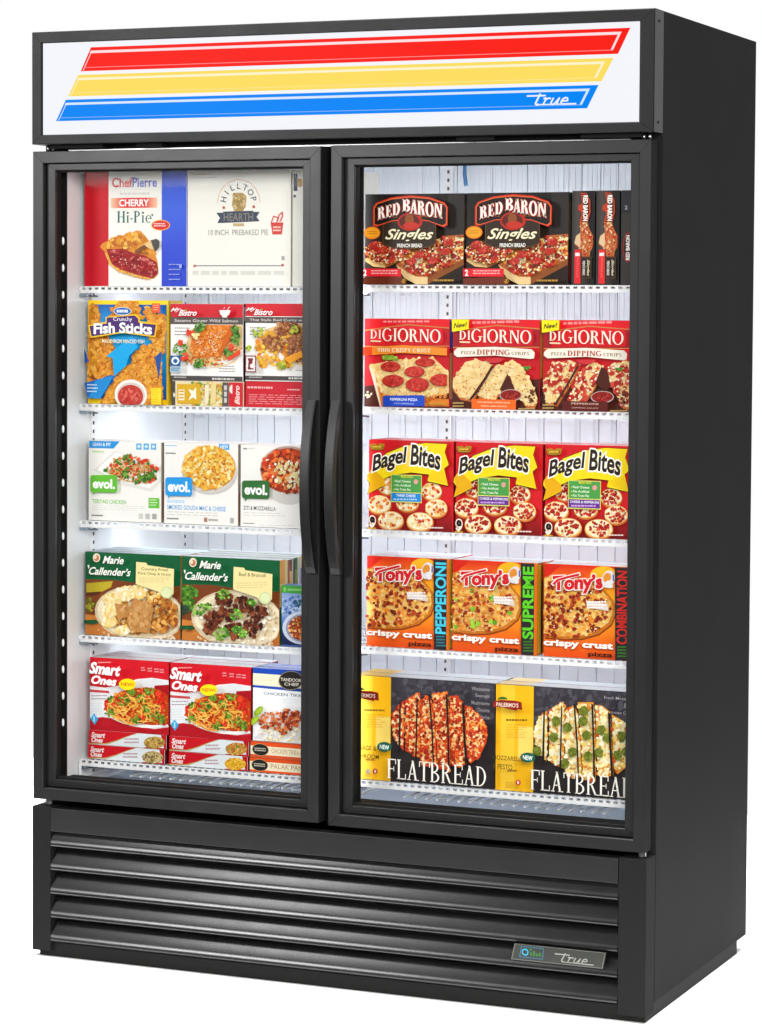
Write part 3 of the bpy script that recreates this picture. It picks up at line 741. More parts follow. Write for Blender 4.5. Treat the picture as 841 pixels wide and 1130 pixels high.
b_.rect(378, 503, 460, 634, 'cc1e2c'); b_.on('logo'); b_.ell(398, 540, 18, 24, 'f0e0d4', 90, 270); b_.text('Bistro', 412, 520, 440, 624, 'ffe8e0', .02, .4, rot=90)
bl = carton('dinner_carton', b_, .2728, ZL[1], .150, 'dinner carton lying flat beneath the salmon dinner, its end showing a yellow panel', 'carton', top='e0d8d0', left='4a4444', right='b81824')
carton('dinner_carton', a, .2690, ZL[1]+.0525, .050, 'red and white dinner carton with a grilled salmon picture, standing on a flat carton', 'carton', top='5a2a30', left='8a8480', right='2a2426', bands=[('right', .1, .78, .6, .96, 'd8d0d0'), ('right', .1, .3, .6, .7, '3a3436')], rz=-.4)
a = bistro((478,32), (912,36), (480,500), 'Thai Style Red Curry with Beef', 'curry', '')
b_ = Art(.1680, .0535, (475,503), (890,503), (475,640), 'c81c2c')
b_.greek(487, 530, 640, 545, 1, 'f0b0b0', .7, 3); b_.greek(715, 540, 800, 552, 1, 'f0b0b0', .6, 5); b_.greek(495, 572, 870, 630, 5, 'e48a90', .38, 6)
carton('dinner_carton', b_, .4465, ZL[1], .150, 'plain red carton lying flat with small pink print on its end', 'carton', top='b01824', left='b01824', right='a01420')
carton('dinner_carton', a, .4460, ZL[1]+.0540, .050, 'red and white dinner carton with an orange beef curry picture, half behind the door edge', 'carton', top='5a2a30', left='6a6462', right='b81824', rz=.3)

# ---- third left shelf: white cartons with a speech-bubble logo
def bubble(a, x0, y0, x1, y1, c):
    a.on('logo'); q = (y1-y0)*.1
    a.poly([(x0+q,y0),(x1-q,y0-q*.3),(x1,y0+q),(x1,y1-q),(x1-q,y1),(x0+(x1-x0)*.2,y1),(x0+(x1-x0)*.12,y1+(y1-y0)*.18),(x0+(x1-x0)*.1,y1),(x0+q,y1),(x0,y1-q),(x0,y0+q)], c)
    a.text('evol.', x0+(x1-x0)*.09, y0+(y1-y0)*.2, x1-(x1-x0)*.08, y1-(y1-y0)*.2, 'ffffff', .035)
WH = 'f0eeea'
a = Art(.1760, .1715, (28,28), (298,33), (28,322), WH)
a.poly([(30,30),(145,31),(122,58),(30,56)], '2490d8'); a.text('LEAN & FIT', 44, 36, 112, 50, 'e8f4fc', .02); a.rect(42, 67, 86, 73, 'b0d890')
for k in range(3): a.rect(206+k*27, 38, 226+k*27, 61, '5aa8dc'); a.ell(216+k*27, 49, 6, 6, 'c4e2f4')
a.text('TERIYAKI CHICKEN', 42, 244, 168, 262, '6fbf3c', .012); a.greek(42, 268, 250, 288, 3, 'c9c7c3', .25, 3); a.rect(252, 236, 292, 274, '66bb3a'); a.greek(256, 242, 288, 270, 3, 'd8f0c8', .4, 2)
a.greek(40, 302, 92, 310, 1, '77756f', .6, 5)
for k, c in enumerate(('d0ceca', 'c0beba', 'a8a6a2')): a.rect(216+k*25, 294, 232+k*25, 314, c)
a.on('food_picture')
a.poly([(48,138),(128,64),(296,120),(296,180),(262,212),(150,190)], 'e2dfda'); a.poly([(60,136),(132,72),(290,120),(290,172),(255,200),(150,178)], 'fbfaf7')
rg = [(88,140),(128,96),(180,78),(245,92),(288,128),(280,165),(240,192),(160,168)]
a.blobs(rg, 90, ['d89048','c87830','e8b878','b86424','e0a860'], 5, 11, 3); a.blobs(rg, 60, ['3a7a28','2f6420','d8301c','c8281a','e84a28','4a8a30'], 6, 13, 4); a.strands((185,135,80,42), 60, ['ecc890','e0b070','d89850'], 30, 3, 5)
for q in ((172,150),(268,150),(238,165),(178,92)): a.blobs((q[0],q[1],13,13), 9, BROC, 4, 9, q[0])
bubble(a, 43, 155, 143, 218, '62b832')
EV = dict(cat='carton', top='eceae6', left='8a7a6a', right='9c9080', bands=[('right', .1, .05, .9, .4, 'a07050'), ('right', .1, .5, .9, .95, 'b8ac98')])
ev1 = carton('dinner_carton', a, .0705, ZL[2], .042, 'white carton with a bright green bubble logo and a stir fry plate', rz=.4, **EV)
a = Art(.1760, .1720, (308,33), (582,35), (308,325), WH)
a.rect(512, 34, 550, 56, '2f9ae0'); a.text('NEW', 518, 38, 546, 52, 'e8f4fc', .02); a.rect(314, 43, 356, 47, '9ac8e8'); a.rect(314, 70, 352, 75, '88868a'); a.greek(320, 240, 405, 254, 1, 'b8d8f0', .8, 2)
a.text('SMOKED GOUDA MAC & CHEESE', 320, 258, 538, 276, '3a9ade', .010); a.greek(320, 282, 520, 300, 2, 'c9c7c3', .3, 3); a.greek(320, 305, 372, 314, 1, '77756f', .6, 5); a.rect(458, 300, 470, 316, 'b0746a'); a.rect(474, 304, 510, 312, 'b8b0ac'); a.rect(554, 298, 568, 318, 'b0aeaa')
a.on('food_picture'); a.ell(478, 138, 103, 80, 'c9c6c2'); a.ell(476, 125, 102, 85, 'd4d0ca'); a.ell(476, 120, 98, 79, 'e4a43a')
a.blobs((476,120,94,75), 230, ['f6c64a','fad870','f4bc3c','f9e090','eeae38','f8d060','fbe8a8','eaa434'], 5, 10, 3, 1.4); a.blobs((476,120,90,72), 30, ['c8661c','d87a24'], 3, 6, 4)
bubble(a, 320, 158, 420, 224, '2296e0')
ev2 = carton('dinner_carton', a, .2540, ZL[2], .042, 'white carton with a sky blue bubble logo and a bowl of macaroni cheese', rz=-.3, **EV)
a = Art(.1740, .1715, (118,60), (930,72), (115,930), WH)
a.rect(148, 96, 190, 112, '8a8a86'); a.greek(200, 96, 280, 110, 1, 'd0cec8', .7, 3); a.text('ZITI & MOZZARELLA', 148, 710, 500, 758, '55565a', .012); a.greek(148, 780, 660, 830, 2, 'cfccc6', .3, 5); a.greek(148, 892, 300, 908, 1, '8a8884', .7, 6); a.greek(320, 908, 720, 918, 1, 'cfccc6', .7, 8)
a.on('food_picture'); a.ell(645, 400, 300, 290, 'd0cdc8'); a.ell(640, 320, 310, 250, 'bfa090'); a.ell(640, 330, 298, 238, 'b8441c')
a.blobs((640,330,290,230), 150, ['e0501c','d83c14','f07a34','c8381a','e86828','a82c14','f09050','7a2412'], 16, 40, 3); a.blobs((690,360,200,160), 55, ['e8d8a0','f2e6c4','d8c080','e0c888'], 12, 34, 4); a.blobs((640,330,280,220), 22, ['fbf4e4','6a3014'], 8, 18, 5)
bubble(a, 150, 440, 450, 630, '2f6a32')
ev3 = carton('dinner_carton', a, .4355, ZL[2], .042, 'white carton with a dark green bubble logo, beside the door handle', **EV)

# ---- fourth left shelf: green homestyle dinners
def homestyle(food, TL, TR, BL):
    a = Art(.2310, .1790, TL, TR, BL, '5a3a1e'); k = (TR[0]-TL[0])/680.
    def p(x, y): # sheet of the first carton -> this carton
        u = (x-30)/680.; q = (y-45-35*u)/565.
        return (TL[0]+(TR[0]-TL[0])*u+(BL[0]-TL[0])*q, TL[1]+(TR[1]-TL[1])*u+(BL[1]-TL[1])*q)
    P = lambda *L: [p(*q) for q in L]
    def tx(s, x0, y0, x1, y1, c, b=0., sh=0., **kw): q, r = p(x0, y0), p(x1, y1); a.text(s, q[0], q[1], r[0], r[1], c, b, sh, **kw)
    def E(x, y, rx, ry, c, **kw): q = p(x, y); a.ell(q[0], q[1], rx*k, ry*k, c, **kw)
    def B(reg, n, pal, r0, r1, sd, el=1., **kw):
        if len(reg) == 4 and not isinstance(reg[0], tuple): q = p(reg[0], reg[1]); reg = (q[0], q[1], reg[2]*k, reg[3]*k)
        else: reg = P(*reg)
        a.blobs(reg, n, pal, r0*k, r1*k, sd, el, **kw)
    a.poly(P((30,45),(710,80),(710,285),(520,290),(400,262),(230,240),(30,235)), '0a5c34'); 
    a.poly(P((30,235),(230,240),(400,262),(520,290),(710,285),(710,645),(30,610)), '7a3c1a')
    a.poly(P((30,470),(160,490),(300,600),(300,622),(30,608)), 'c87a34'); a.poly(P((590,520),(710,500),(710,645),(590,640)), 'b8682a')
    a.on('food_picture')
    if food == 'chicken':
        a.poly(P((38,262),(230,248),(215,290),(150,320),(40,330)), 'b8a428'); a.poly(P((30,325),(150,318),(120,345),(40,350)), '5a2c14'); B((60,410,40,45), 12, ['8a8a20','a8a030','5a6a18'], 10, 18, 3)
    else:
        B((70,310,68,60), 60, BROC+['5a8a2a'], 10, 22, 3); B((50,400,40,30), 14, ['2a4a2a','1a3a30','3a5a3a'], 10, 20, 4)
    E(420, 470, 322, 190, 'd8c4a0', rot=6); E(425, 468, 308, 176, 'f0e2c4', rot=6); E(430, 470, 280, 158, 'd8c098' if food == 'chicken' else 'e4d4b4', rot=6)
    if food == 'chicken':
        B((430,460,262,150), 130, ['c88a3a','b87428','d8a048','a05a1c','e0b468','8a4a18'], 12, 30, 5)
        for (x, y, rx, ry) in ((330,330,70,50),(235,370,66,46),(215,450,60,50),(420,320,60,44),(215,520,52,42),(310,580,46,34),(250,420,60,60)): E(x, y, rx, ry, 'f2d890'); B((x,y,rx,ry), 26, ['f4dea4','f8e8c0','f2d48c','eeca68','faeed0','f2d080'], 10, 22, x)
        a.poly(P((255,395),(370,415),(390,360),(470,385),(520,370),(530,430),(515,540),(490,600),(440,590),(380,600),(350,540),(345,490),(300,500),(285,550),(275,480)), 'c08448')
        B([(265,400),(380,420),(510,385),(505,560),(385,590),(345,480)], 70, ['c08a4c','cc9858','b87c40','c89050','d4a468'], 14, 30, 9)
        for (x, y, rx, ry) in ((620,430,70,50),(650,510,60,50),(590,540,60,46),(570,370,60,30)): B((x,y,rx,ry), 22, ['b86a20','a0541a','c88434','8a4414','e0a858'], 12, 28, x+1)
        B((540,345,40,26), 8, ['f4d890','e8b048'], 12, 20, 14)
    else:
        B((440,480,270,150), 210, ['f2e8d0','fbf4e4','e4d4ac','d8c090','fff9ee','c8a878'], 8, 18, 5)
        for (x, y, rx, ry) in ((300,470,90,60),(350,390,80,50),(480,370,70,50),(540,520,60,60),(340,330,60,40),(570,420,70,50),(420,540,50,50),(240,500,50,60)): B((x,y,rx,ry), 26, ['4a1c10','5e2816','74341c','38140c','8a4a28'], 12, 26, x+y)
        for (x, y, q) in ((165,400,50),(230,380,24),(330,560,52),(430,430,42),(440,530,30),(350,300,40),(540,350,26),(480,560,28)): B((x,y,q,q*.8), 16, BROC+['8ab84a','a0c858'], 8, 18, x)
    B([(120,560),(300,640),(640,620),(660,590),(700,640),(300,650)], 20, ['e8d8b8','d8c4a0'], 6, 12, 22)
    a.on('logo')
    E(135, 85, 27, 30, 'e8d8c0'); E(135, 88, 19, 20, 'c07858'); E(126, 82, 10, 12, 'f0dcc0')
    tx('Marie', 178, 72, 330, 132, 'f6f6ee', .025, .35); tx('Callender’s', 80, 146, 380, 214, 'f6f6ee', .022, .35)
    a.poly(P((70,135),(82,132),(84,150),(78,162)), 'f6f6ee')
    a.on('carton'); a.poly(P((418,115),(490,122),(500,138),(685,165),(682,330),(650,365),(600,345),(580,318),(415,265)), 'f0e0a0')
    tx('Country Fried' if food == 'chicken' else 'Beef & Broccoli', 455, 152, 640, 186, '5a4a28', .006); 
    if food == 'chicken': tx('Pork Chop & Gravy', 432, 182, 665, 216, '5a4a28', .006)
    q, r = p(440, 222), p(660, 262); a.greek(q[0], q[1], r[0], r[1], 3, 'c0ac70', .3, 4); E(635, 322, 42, 40, 'cfd8a0'); E(635, 322, 32, 30, 'dde4b4')
    a.poly(P((45,508),(130,505),(155,525),(130,535),(45,532)), '14502c'); tx('BOWL', 58, 512, 130, 530, 'c8d8b8', .01) if False else None
    return a
mcb = [('right', 0, 0, 1, .45, '1a5a2c'), ('right', 0, .45, .7, .72, 'd8c070'), ('right', 0, .72, .7, 1, 'c08a40')]
a = homestyle('chicken', (30,45), (710,80), (40,610))
mc1 = carton('dinner_carton', a, .0625, ZL[3], .034, 'dark green dinner carton with mashed potato and brown gravy on a plate', 'carton', top='b8c4cc', left='6a5048', right='a89468', bands=mcb, rz=.5)
a = homestyle('beef', (372,55), (740,78), (372,352))
mc2 = carton('dinner_carton', a, .2975, ZL[3], .034, 'dark green dinner carton with beef, rice and broccoli on a plate', 'carton', top='b8c4cc', left='3a5040', right='c8ac68', bands=mcb, rz=-.2)
a = Art(.1180, .1280, (203,370), (740,392), (203,1000), '3a5aa0')
a.vgrad(203, 370, 740, 1005, ['5a84c4', '8aa4d0', 'a8bcdc', '4a78c0', '1c2c60', '141c40']); a.blobs([(205,480),(400,480),(400,680),(205,680)], 40, ['7a98cc','a8c0e0','4a6ab0','c4d4ec','2c4484'], 10, 28, 3)
a.poly([(203,372),(740,392),(740,475),(203,448)], '3f9a3a'); a.ell(238, 415, 14, 24, '7ac060'); a.greek(270, 408, 420, 432, 1, '8ac87a', .8, 4)
a.on('logo'); a.text('V', 345, 520, 420, 610, '1c5a5c', .03); a.text('oila', 425, 545, 600, 620, '1c5a5c', .02) if False else None
a.on('food_picture'); a.ell(420, 810, 205, 170, 'c8cfe0'); a.ell(430, 812, 180, 145, '8a8fb0'); a.ell(440, 812, 165, 130, '8a3018'); a.blobs((440,812,160,125), 90, ['c8481c','d86a28','a83414','e8a050','7a8a30','8a2412','f0c080'], 10, 24, 5)
carton('dinner_carton', a, .5325, ZL[3], .034, 'short blue dinner carton with a green top band, beside the taller green cartons', 'carton', top='6a8ac0', left='2c4484', right='2c4484')

# ---- fifth left shelf: red pasta dinners standing on flat cartons
def pasta(TL, TR, BL):
    a = Art(.1920, .1570, TL, TR, BL, 'c80f1e')
    def p(x, y):
        u = (x-70)/672.; q = (y-60-50*u)/565.
        return (TL[0]+(TR[0]-TL[0])*u+(BL[0]-TL[0])*q, TL[1]+(TR[1]-TL[1])*u+(BL[1]-TL[1])*q)
    a.poly([(70,60),(742,110),(738,675),(65,625)], 'd01222')
    a.poly([(68,285),(200,300),(330,285),(470,238),(600,230),(745,252),(745,285),(640,290),(738,590),(740,612),(620,625),(420,600),(260,540),(180,530),(66,545)], 'e3e6ea'); a.poly([(620,290),(744,285),(742,600),(600,500)], 'a80f1c')
    a.vgrad(66, 548, 740, 676, ['b00c1a', 'a80a18', 'bc0e1e']) if False else a.poly([(66,540),(180,528),(260,545),(420,605),(620,630),(740,615),(738,676),(65,626)], 'b00d1c')
    a.poly([(66,312),(232,325),(236,345),(66,333)], 'c04048'); a.greek(80, 358, 225, 405, 2, '9a8a90', .4, 3); a.greek(75, 420, 190, 520, 5, 'c8ccd4', .2, 4)
    a.poly([(72,540),(105,500),(140,545),(108,588)], '1aa0dc'); a.rect(98, 520, 112, 566, 'a8dcf4')
    for k, (x, y) in enumerate(((508,145),(565,152),(622,158),(668,163))): a.greek(x, y, x+40, y+38, 2, 'e89098', .55, k+2)
    a.on('food_picture'); a.ell(500, 480, 330, 130, 'f7f7f5', rot=8); a.ell(500, 470, 312, 118, 'd8d4d0', rot=8)
    rg = [(185,470),(230,400),(300,345),(420,310),(560,300),(660,320),(738,370),(738,590),(600,595),(440,570),(300,520)]
    a.poly(rg, 'c8481c'); a.blobs(rg, 110, ['e8721c','d85218','f09028','c83a14','f0a83c','e06020'], 10, 22, 3); 
    a.strands((480,455,255,132), 130, ['f4b040','f0983a','e88428','f8c860','e86c20'], 100, 8, 4)
    a.blobs(rg, 26, ['dd2018','c81814','f03a24'], 12, 24, 5, 1.6)
    for (x, y, rx, ry) in ((265,495,44,26),(380,400,60,40),(480,545,44,32),(600,325,40,30),(530,385,36,34),(660,520,66,36),(575,460,30,26),(455,335,32,20),(715,545,26,30),(280,385,22,22)): a.blobs((x,y,rx,ry), 14, ['4a7a1c','5f8a26','3a6016','7a9a30','86a838'], 8, 18, x)
    a.strands((480,455,240,120), 40, ['f8c860','f4b040'], 90, 7, 9)
    a.on('logo'); a.text('Smart', 100, 92, 370, 205, 'ffffff', .04, .32, skew=.12); a.text('Ones', 118, 195, 335, 280, 'ffffff', .04, .3, skew=.1)
    a.greek(175, 92, 310, 104, 1, 'f0a0a0', .8, 5); a.ell(425, 270, 72, 44, 'f4dc10'); a.text('NEW!', 372, 252, 480, 288, 'd07010', .03)
    return a
SO = dict(cat='carton', top='d8d4dc', left='a80a18', right='7a0810')
sa = pasta((70,60), (742,110), (65,625))
def lying(w, h, TL, TR, BL, food, sd):
    a = Art(w, h, TL, TR, BL, 'dfe6ea'); x0, y0 = TL; x1, y1 = TR; hh = BL[1]-TL[1]
    f = lambda u, q: (x0+(x1-x0)*u+(BL[0]-x0)*q, y0+(y1-y0)*u+hh*q)
    a.poly([f(0,0), f(.64,0), f(.5,.3), f(.38,.62), f(.25,.92), f(0,1)], 'b8a060'); a.poly([f(0,0), f(.62,0), f(.48,.3), f(.36,.6), f(.22,.86), f(0,.93)], 'c80e1e'); a.poly([f(.93,.0), f(1,0), f(1,1), f(.7,1), f(.72,.94), f(.97,.9)], 'b80e1c')
    q, r = f(.46,.42), f(.66,.78); a.greek(q[0], q[1], r[0], r[1], 2, 'b8909a', .5, sd)
    a.on('food_picture'); c = f(.845, .56); rx, ry = (x1-x0)*.135, hh*.42
    a.ell(c[0], c[1], rx, ry, food[0]); a.blobs((c[0], c[1], rx*.95, ry*.95), 60, food, hh*.05, hh*.12, sd)
    a.on('logo'); p1, p2 = f(.035,.12), f(.22,.5); a.text('Smart', p1[0], p1[1], p2[0], p2[1], 'f6dcdc', .04, .3); p1, p2 = f(.04,.48), f(.19,.84); a.text('Ones', p1[0], p1[1], p2[0], p2[1], 'f6dcdc', .04, .3)
    return a
FD = [['c8a050','e0c070','8a5a28','b87430','6a8a30','d8b060'], ['c0a468','d8c48c','6a5a34','a88c50','584a2c','e0cc94'], ['c89040','e0a848','d04a20','6a8a30','b87430','f0c868'], ['e8b020','f0c840','d89818','f8dc68','c88414','e0a828']]
for (nm, X0, z, w, h, TL, TR, BL, fd, sd, lab) in (
    ('dinner_carton', .0695, ZL[4], .1880, .0310, (45,765), (700,812), (42,885), FD[1], 3, 'lowest flat red dinner carton of the left stack, with tan noodles on its end'),
    ('dinner_carton', .0715, ZL[4]+.0315, .1885, .0310, (60,632), (712,690), (60,748), FD[0], 4, 'flat red dinner carton second from the bottom of the stack at the left'),
    ('dinner_carton', .2668, ZL[4], .1880, .0305, (45,765), (700,812), (42,885), FD[3], 5, 'lowest flat red dinner carton of the middle stack, with yellow macaroni on its end'),
    ('dinner_carton', .2678, ZL[4]+.0310, .1885, .0315, (60,632), (712,690), (60,748), FD[2], 6, 'flat red dinner carton second from the bottom of the middle stack')):
    carton(nm, lying(w, h, TL, TR, BL, fd, sd), X0, z, .150, lab, 'carton', 'flat red dinner cartons', top='c80e1e', left='7a1018', right='5a0a10', rz=-.3 if sd % 2 else .5)
so1 = carton('dinner_carton', sa, .0740, ZL[4]+.0630, .040, 'red dinner carton with a vegetable pasta plate, standing on the stack at the left', group='standing red pasta cartons', rz=.3, **SO)
so2 = copy_thing(so1, (.2700, .115, ZL[4]+.0628), -.2, 'red dinner carton with a vegetable pasta plate, standing beside the blue and white carton', 'standing red pasta cartons')
a = Art(.1800, .1540, (133,80), (803,125), (140,705), 'f0f0f2')
a.poly([(133,80),(803,125),(803,180),(133,128)], '1846b0'); a.poly([(133,128),(803,180),(803,290),(135,230)], 'f0e8cc'); a.poly([(135,230),(803,285),(803,315),(135,250)], '1846b0'); a.greek(150, 165, 345, 205, 3, 'd8ccb0', .3, 3)
a.text('CHICKEN TIKKA MASALA', 230, 290, 790, 352, '5a6488', .004, skew=.1); a.greek(360, 350, 560, 395, 3, 'c4c8d4', .3, 5)
a.on('food_picture'); a.ell(460, 690, 300, 80, 'd8d8dc', 180, 360); a.blobs([(170,600),(300,560),(560,600),(640,690),(520,712),(250,705)], 120, ['f2ecdc','fbf6ea','e0d4b8','e8d8a0','d8c8a0'], 8, 18, 3)
a.blobs([(185,530),(250,460),(330,480),(420,440),(560,450),(640,470),(640,600),(520,580),(470,630),(400,650),(330,590),(220,600)], 130, ['a83c18','8a2c12','c05424','b04820','d8743c','70200e','e09058'], 10, 24, 4)
for (x, y) in ((200,450),(165,530)): a.ell(x, y, 50, 26, '86a81c', rot=-45); a.ell(x+8, y-4, 36, 15, 'a8c430', rot=-45)
a.on('logo'); a.ell(475, 190, 105, 80, 'a89868'); a.ell(475, 190, 100, 76, '23201e'); a.text('TANDOOR', 388, 165, 564, 205, 'e0d8c8', .015); a.text('CHEF', 420, 205, 545, 240, 'e0d8c8', .015)
tan_ = carton('dinner_carton', a, .4660, ZL[4]+.0660, .040, 'blue and white dinner carton with a black oval badge and chicken pieces on rice', 'carton', top='1c4cb8', left='1a3a8a', right='1c4cb8', rz=.4)
def flatorange(w, h, sd):
    a = Art(w, h, (112,735), (770,735), (112,860), 'f0e4c4'); a.rect(112, 735, 770, 772, 'e4511a'); a.rect(112, 842, 770, 860, 'e4511a'); a.rect(112, 735, 770, 745, 'c83c10'); a.text('CHICKEN TIKKA MASALA' if sd else 'PALAK PANEER', 295, 785, 660, 822, 'b89878', .006)
    a.on('logo'); a.ell(200, 802, 72, 50, 'b0a070'); a.ell(200, 802, 68, 46, '23201e'); a.greek(150, 788, 252, 820, 2, 'c8c0b0', .55, 3); return a
for i, (X0, z, h, lab) in enumerate(((.4590, ZL[4], .0320, 'flat orange carton, lower of the pair beneath the blue and white carton'), (.4605, ZL[4]+.0325, .0325, 'flat orange carton, upper of the pair beneath the blue and white carton'))):
    carton('dinner_carton', flatorange(.1780, h, i), X0, z, .150, lab, 'carton', 'flat orange dinner cartons', top='c83c10', left='a83010', right='c83c10')

# ---- top right shelf: black french bread pizza cartons
def serif_logo(a, s, x0, y0, x1, y1, c, **kw): a.text(s, x0, y0, x1, y1, c, serif=True, **kw)
a = Art(.2190, .1840, (22,55), (790,57), (22,750), '1c1614')
a.vgrad(22, 55, 790, 752, ['151211', '1c1816', '2a1c14', '2c1a10', '1c100a']); a.poly([(660,58),(789,58),(789,380),(690,360)], '2c2624')
a.on('food_picture')
a.poly([(24,480),(120,420),(260,440),(420,480),(330,560),(180,620),(24,560)], 'b8662a'); a.poly([(24,500),(60,560),(180,590),(180,620),(90,612),(24,570)], 'e0b878')
a.poly([(265,600),(420,480),(640,380),(786,370),(786,590),(500,745),(420,748),(330,690)], 'b0602a'); a.poly([(265,600),(330,640),(420,690),(510,690),(510,748),(420,748),(330,700)], 'e4c48c'); a.poly([(510,690),(786,560),(786,600),(510,748)], '8a4a1c')
pz = [(290,590),(430,490),(640,390),(780,378),(782,550),(510,680),(420,680)]; pz2 = [(26,480),(120,425),(250,440),(400,480),(320,555),(190,590),(60,550)]
for q, sd in ((pz, 3), (pz2, 7)):
    a.blobs(q, 170, CHEESE, 9, 22, sd); a.blobs(q, 75, ['b02018','c8321e','98180f','d8503a','74281a'], 10, 24, sd+1); a.blobs(q, 46, ['f8ecd0','fdf6e6','6a2c14','e89848'], 5, 11, sd+2)
for (x, y) in ((465,525),(570,570),(670,500),(690,430),(410,575),(120,445),(175,490)): a.ell(x, y, 40, 27, 'b3261c', rot=-15); a.blobs((x,y,34,22), 9, ['c43a2a','a01c14','d4604a'], 5, 11, x)
a.on('carton'); a.poly([(25,700),(340,690),(380,750),(25,750)], '6a2a14'); a.grad(22, 628, 332, 690, ['d81a28', 'e8202e', 'd81a28']); a.text('2', 38, 636, 62, 684, 'ffffff', .03); a.greek(100, 640, 315, 680, 2, 'f8a8a8', .5, 3); a.greek(580, 712, 745, 732, 1, 'b88a30', .7, 4); a.blobs((352,725,18,16), 8, ['c8922c','a8741c'], 5, 10, 3)
a.ell(106, 355, 64, 48, 'f07818'); a.ell(106, 355, 55, 39, 'f0a020'); a.greek(66, 340, 146, 372, 2, 'b86a10', .4, 3)
a.on('logo')
a.poly([(188,250),(600,250),(602,440),(540,470),(400,482),(260,470),(190,440)], '5a3e1c'); a.poly([(194,256),(594,256),(596,435),(536,463),(400,475),(264,463),(196,436)], '33241a')
outl = [(112,300),(112,160),(135,125),(250,85),(400,70),(550,85),(665,128),(690,165),(688,300),(660,318),(540,270),(400,258),(260,268),(140,308)]
a.poly(outl, 'c8281c'); cx_, cy_ = 400, 200
a.poly([(cx_+(x-cx_)*.975, cy_+(y-cy_)*.92) for x, y in outl], 'e86a2c'); a.poly([(cx_+(x-cx_)*.955, cy_+(y-cy_)*.87) for x, y in outl], '1a1210')
a.greek(165, 222, 340, 262, 1, '8a5a20', .4, 2); a.greek(470, 222, 640, 262, 1, '8a5a20', .4, 3)
a.ell(400, 272, 96, 68, 'b82418'); a.ell(395, 270, 78, 54, '5a1c12'); a.ell(395, 255, 34, 44, '8a4a22'); a.ell(408, 300, 60, 26, 'c03020')
serif_logo(a, 'RED', 150, 138, 322, 238, 'fff4e8', skew=-.42, out=('a01810', .008), kw=dict(t=.23, n=.09)); serif_logo(a, 'B', 342, 98, 402, 196, 'fff4e8', out=('a01810', .008), kw=dict(t=.23, n=.09)); serif_logo(a, 'ARON', 398, 118, 650, 232, 'fff4e8', skew=.36, out=('a01810', .008), kw=dict(t=.23, n=.09, gap=.06))
a.text('Singles', 208, 325, 582, 432, 'f6ecc8', .018, .42, out=('3a2a14', .05)); a.text('FRENCH BREAD', 302, 438, 496, 468, 'f0ece6', .03)
rb = dict(cat='carton', group='black pizza cartons facing out', top='2a2624', left='141010', right='14100e', bands=[('right', .1, .05, .9, .35, '8a1418'), ('right', .0, .5, .4, .9, '4a3a2c')])
r1 = carton('pizza_carton', a, .7190, ZR[0], .048, 'black french bread pizza carton at the left end of the top right shelf', rz=.3, **rb)
r2 = copy_thing(r1, (.9430, .115, ZR[0]), -.2, 'black french bread pizza carton facing out beside the cartons turned edge on', 'black pizza cartons facing out')
a = Art(.0480, .1860, (95,145), (330,145), (95,1065), '1e1b1a')
a.grad(95, 145, 330, 1065, ['2e2a28', '4a4240', '35302e', '1a1716', '151312'])
a.on('food_picture')
sh = [(175,450),(255,450),(275,520),(310,580),(312,690),(285,740),(280,785),(200,785),(190,720),(128,670),(135,600),(185,550)]
a.poly(sh, 'b86a38'); a.blobs(sh, 90, ['d8a878','c83a20','e8c898','b02a18','d87848','a85a30','c04a28'], 7, 17, 3); a.poly([(128,660),(140,590),(185,555),(190,640),(185,700)], 'd8b890')
a.on('logo'); a.poly([(185,165),(245,168),(285,240),(290,350),(265,440),(180,445),(200,360),(160,330),(165,290),(205,265)], 'b8381c'); a.poly([(205,180),(240,180),(272,240),(276,345),(250,430),(205,435),(215,300)], '3a1410')
a.text('RED BARON', 212, 190, 262, 440, 'f6ece4', .045, rot=-90, arc=.0); a.on('carton'); a.poly([(128,720),(190,720),(192,1050),(128,1050)], 'd8262c'); a.rect(135, 750, 182, 782, 'fbdcdc'); a.greek(150, 800, 176, 1000, 12, 'f07a78', .3, 4)
a.on('carton'); a.poly([(205,790),(305,790),(305,1000),(205,1000)], '5a4426'); a.poly([(209,796),(301,796),(301,994),(209,994)], '2a1c12'); a.text('FRENCH BREAD', 215, 830, 240, 970, 'e0dcd4', .02, rot=-90); a.text('Singles', 254, 815, 288, 978, 'd8ccb0', .02, .4, rot=-90)
s1 = carton('pizza_carton', a, 1.1685, ZR[0], .218, 'black pizza carton turned edge on, next to the carton facing out', 'carton', 'black pizza cartons edge on', top='2a2624', left='241f1d', right='100d0c')
copy_thing(s1, (1.2195, .1145, ZR[0]), .3, 'black pizza carton turned edge on, the middle one of three', 'black pizza cartons edge on')
a = Art(.0480, .1860, (580,130), (815,130), (580,1060), '34302f')
a.rect(580, 130, 815, 335, '2a2a2e'); a.rect(580, 335, 815, 345, '141212'); a.on('logo'); a.ell(655, 690, 55, 150, '8a2018'); a.ell(657, 690, 46, 138, '2a1412'); a.text('RED BARON', 632, 570, 672, 815, 'e8dcd4', .04, rot=90); a.on('carton'); a.text('2', 618, 280, 645, 318, 'a8a8ac', .02)
carton('pizza_carton', a, 1.2708, ZR[0], .218, 'dark edge-on pizza carton with a low oval badge, against the door frame', 'carton', 'black pizza cartons edge on', top='2a2624', left='241f1d', right='100d0c')

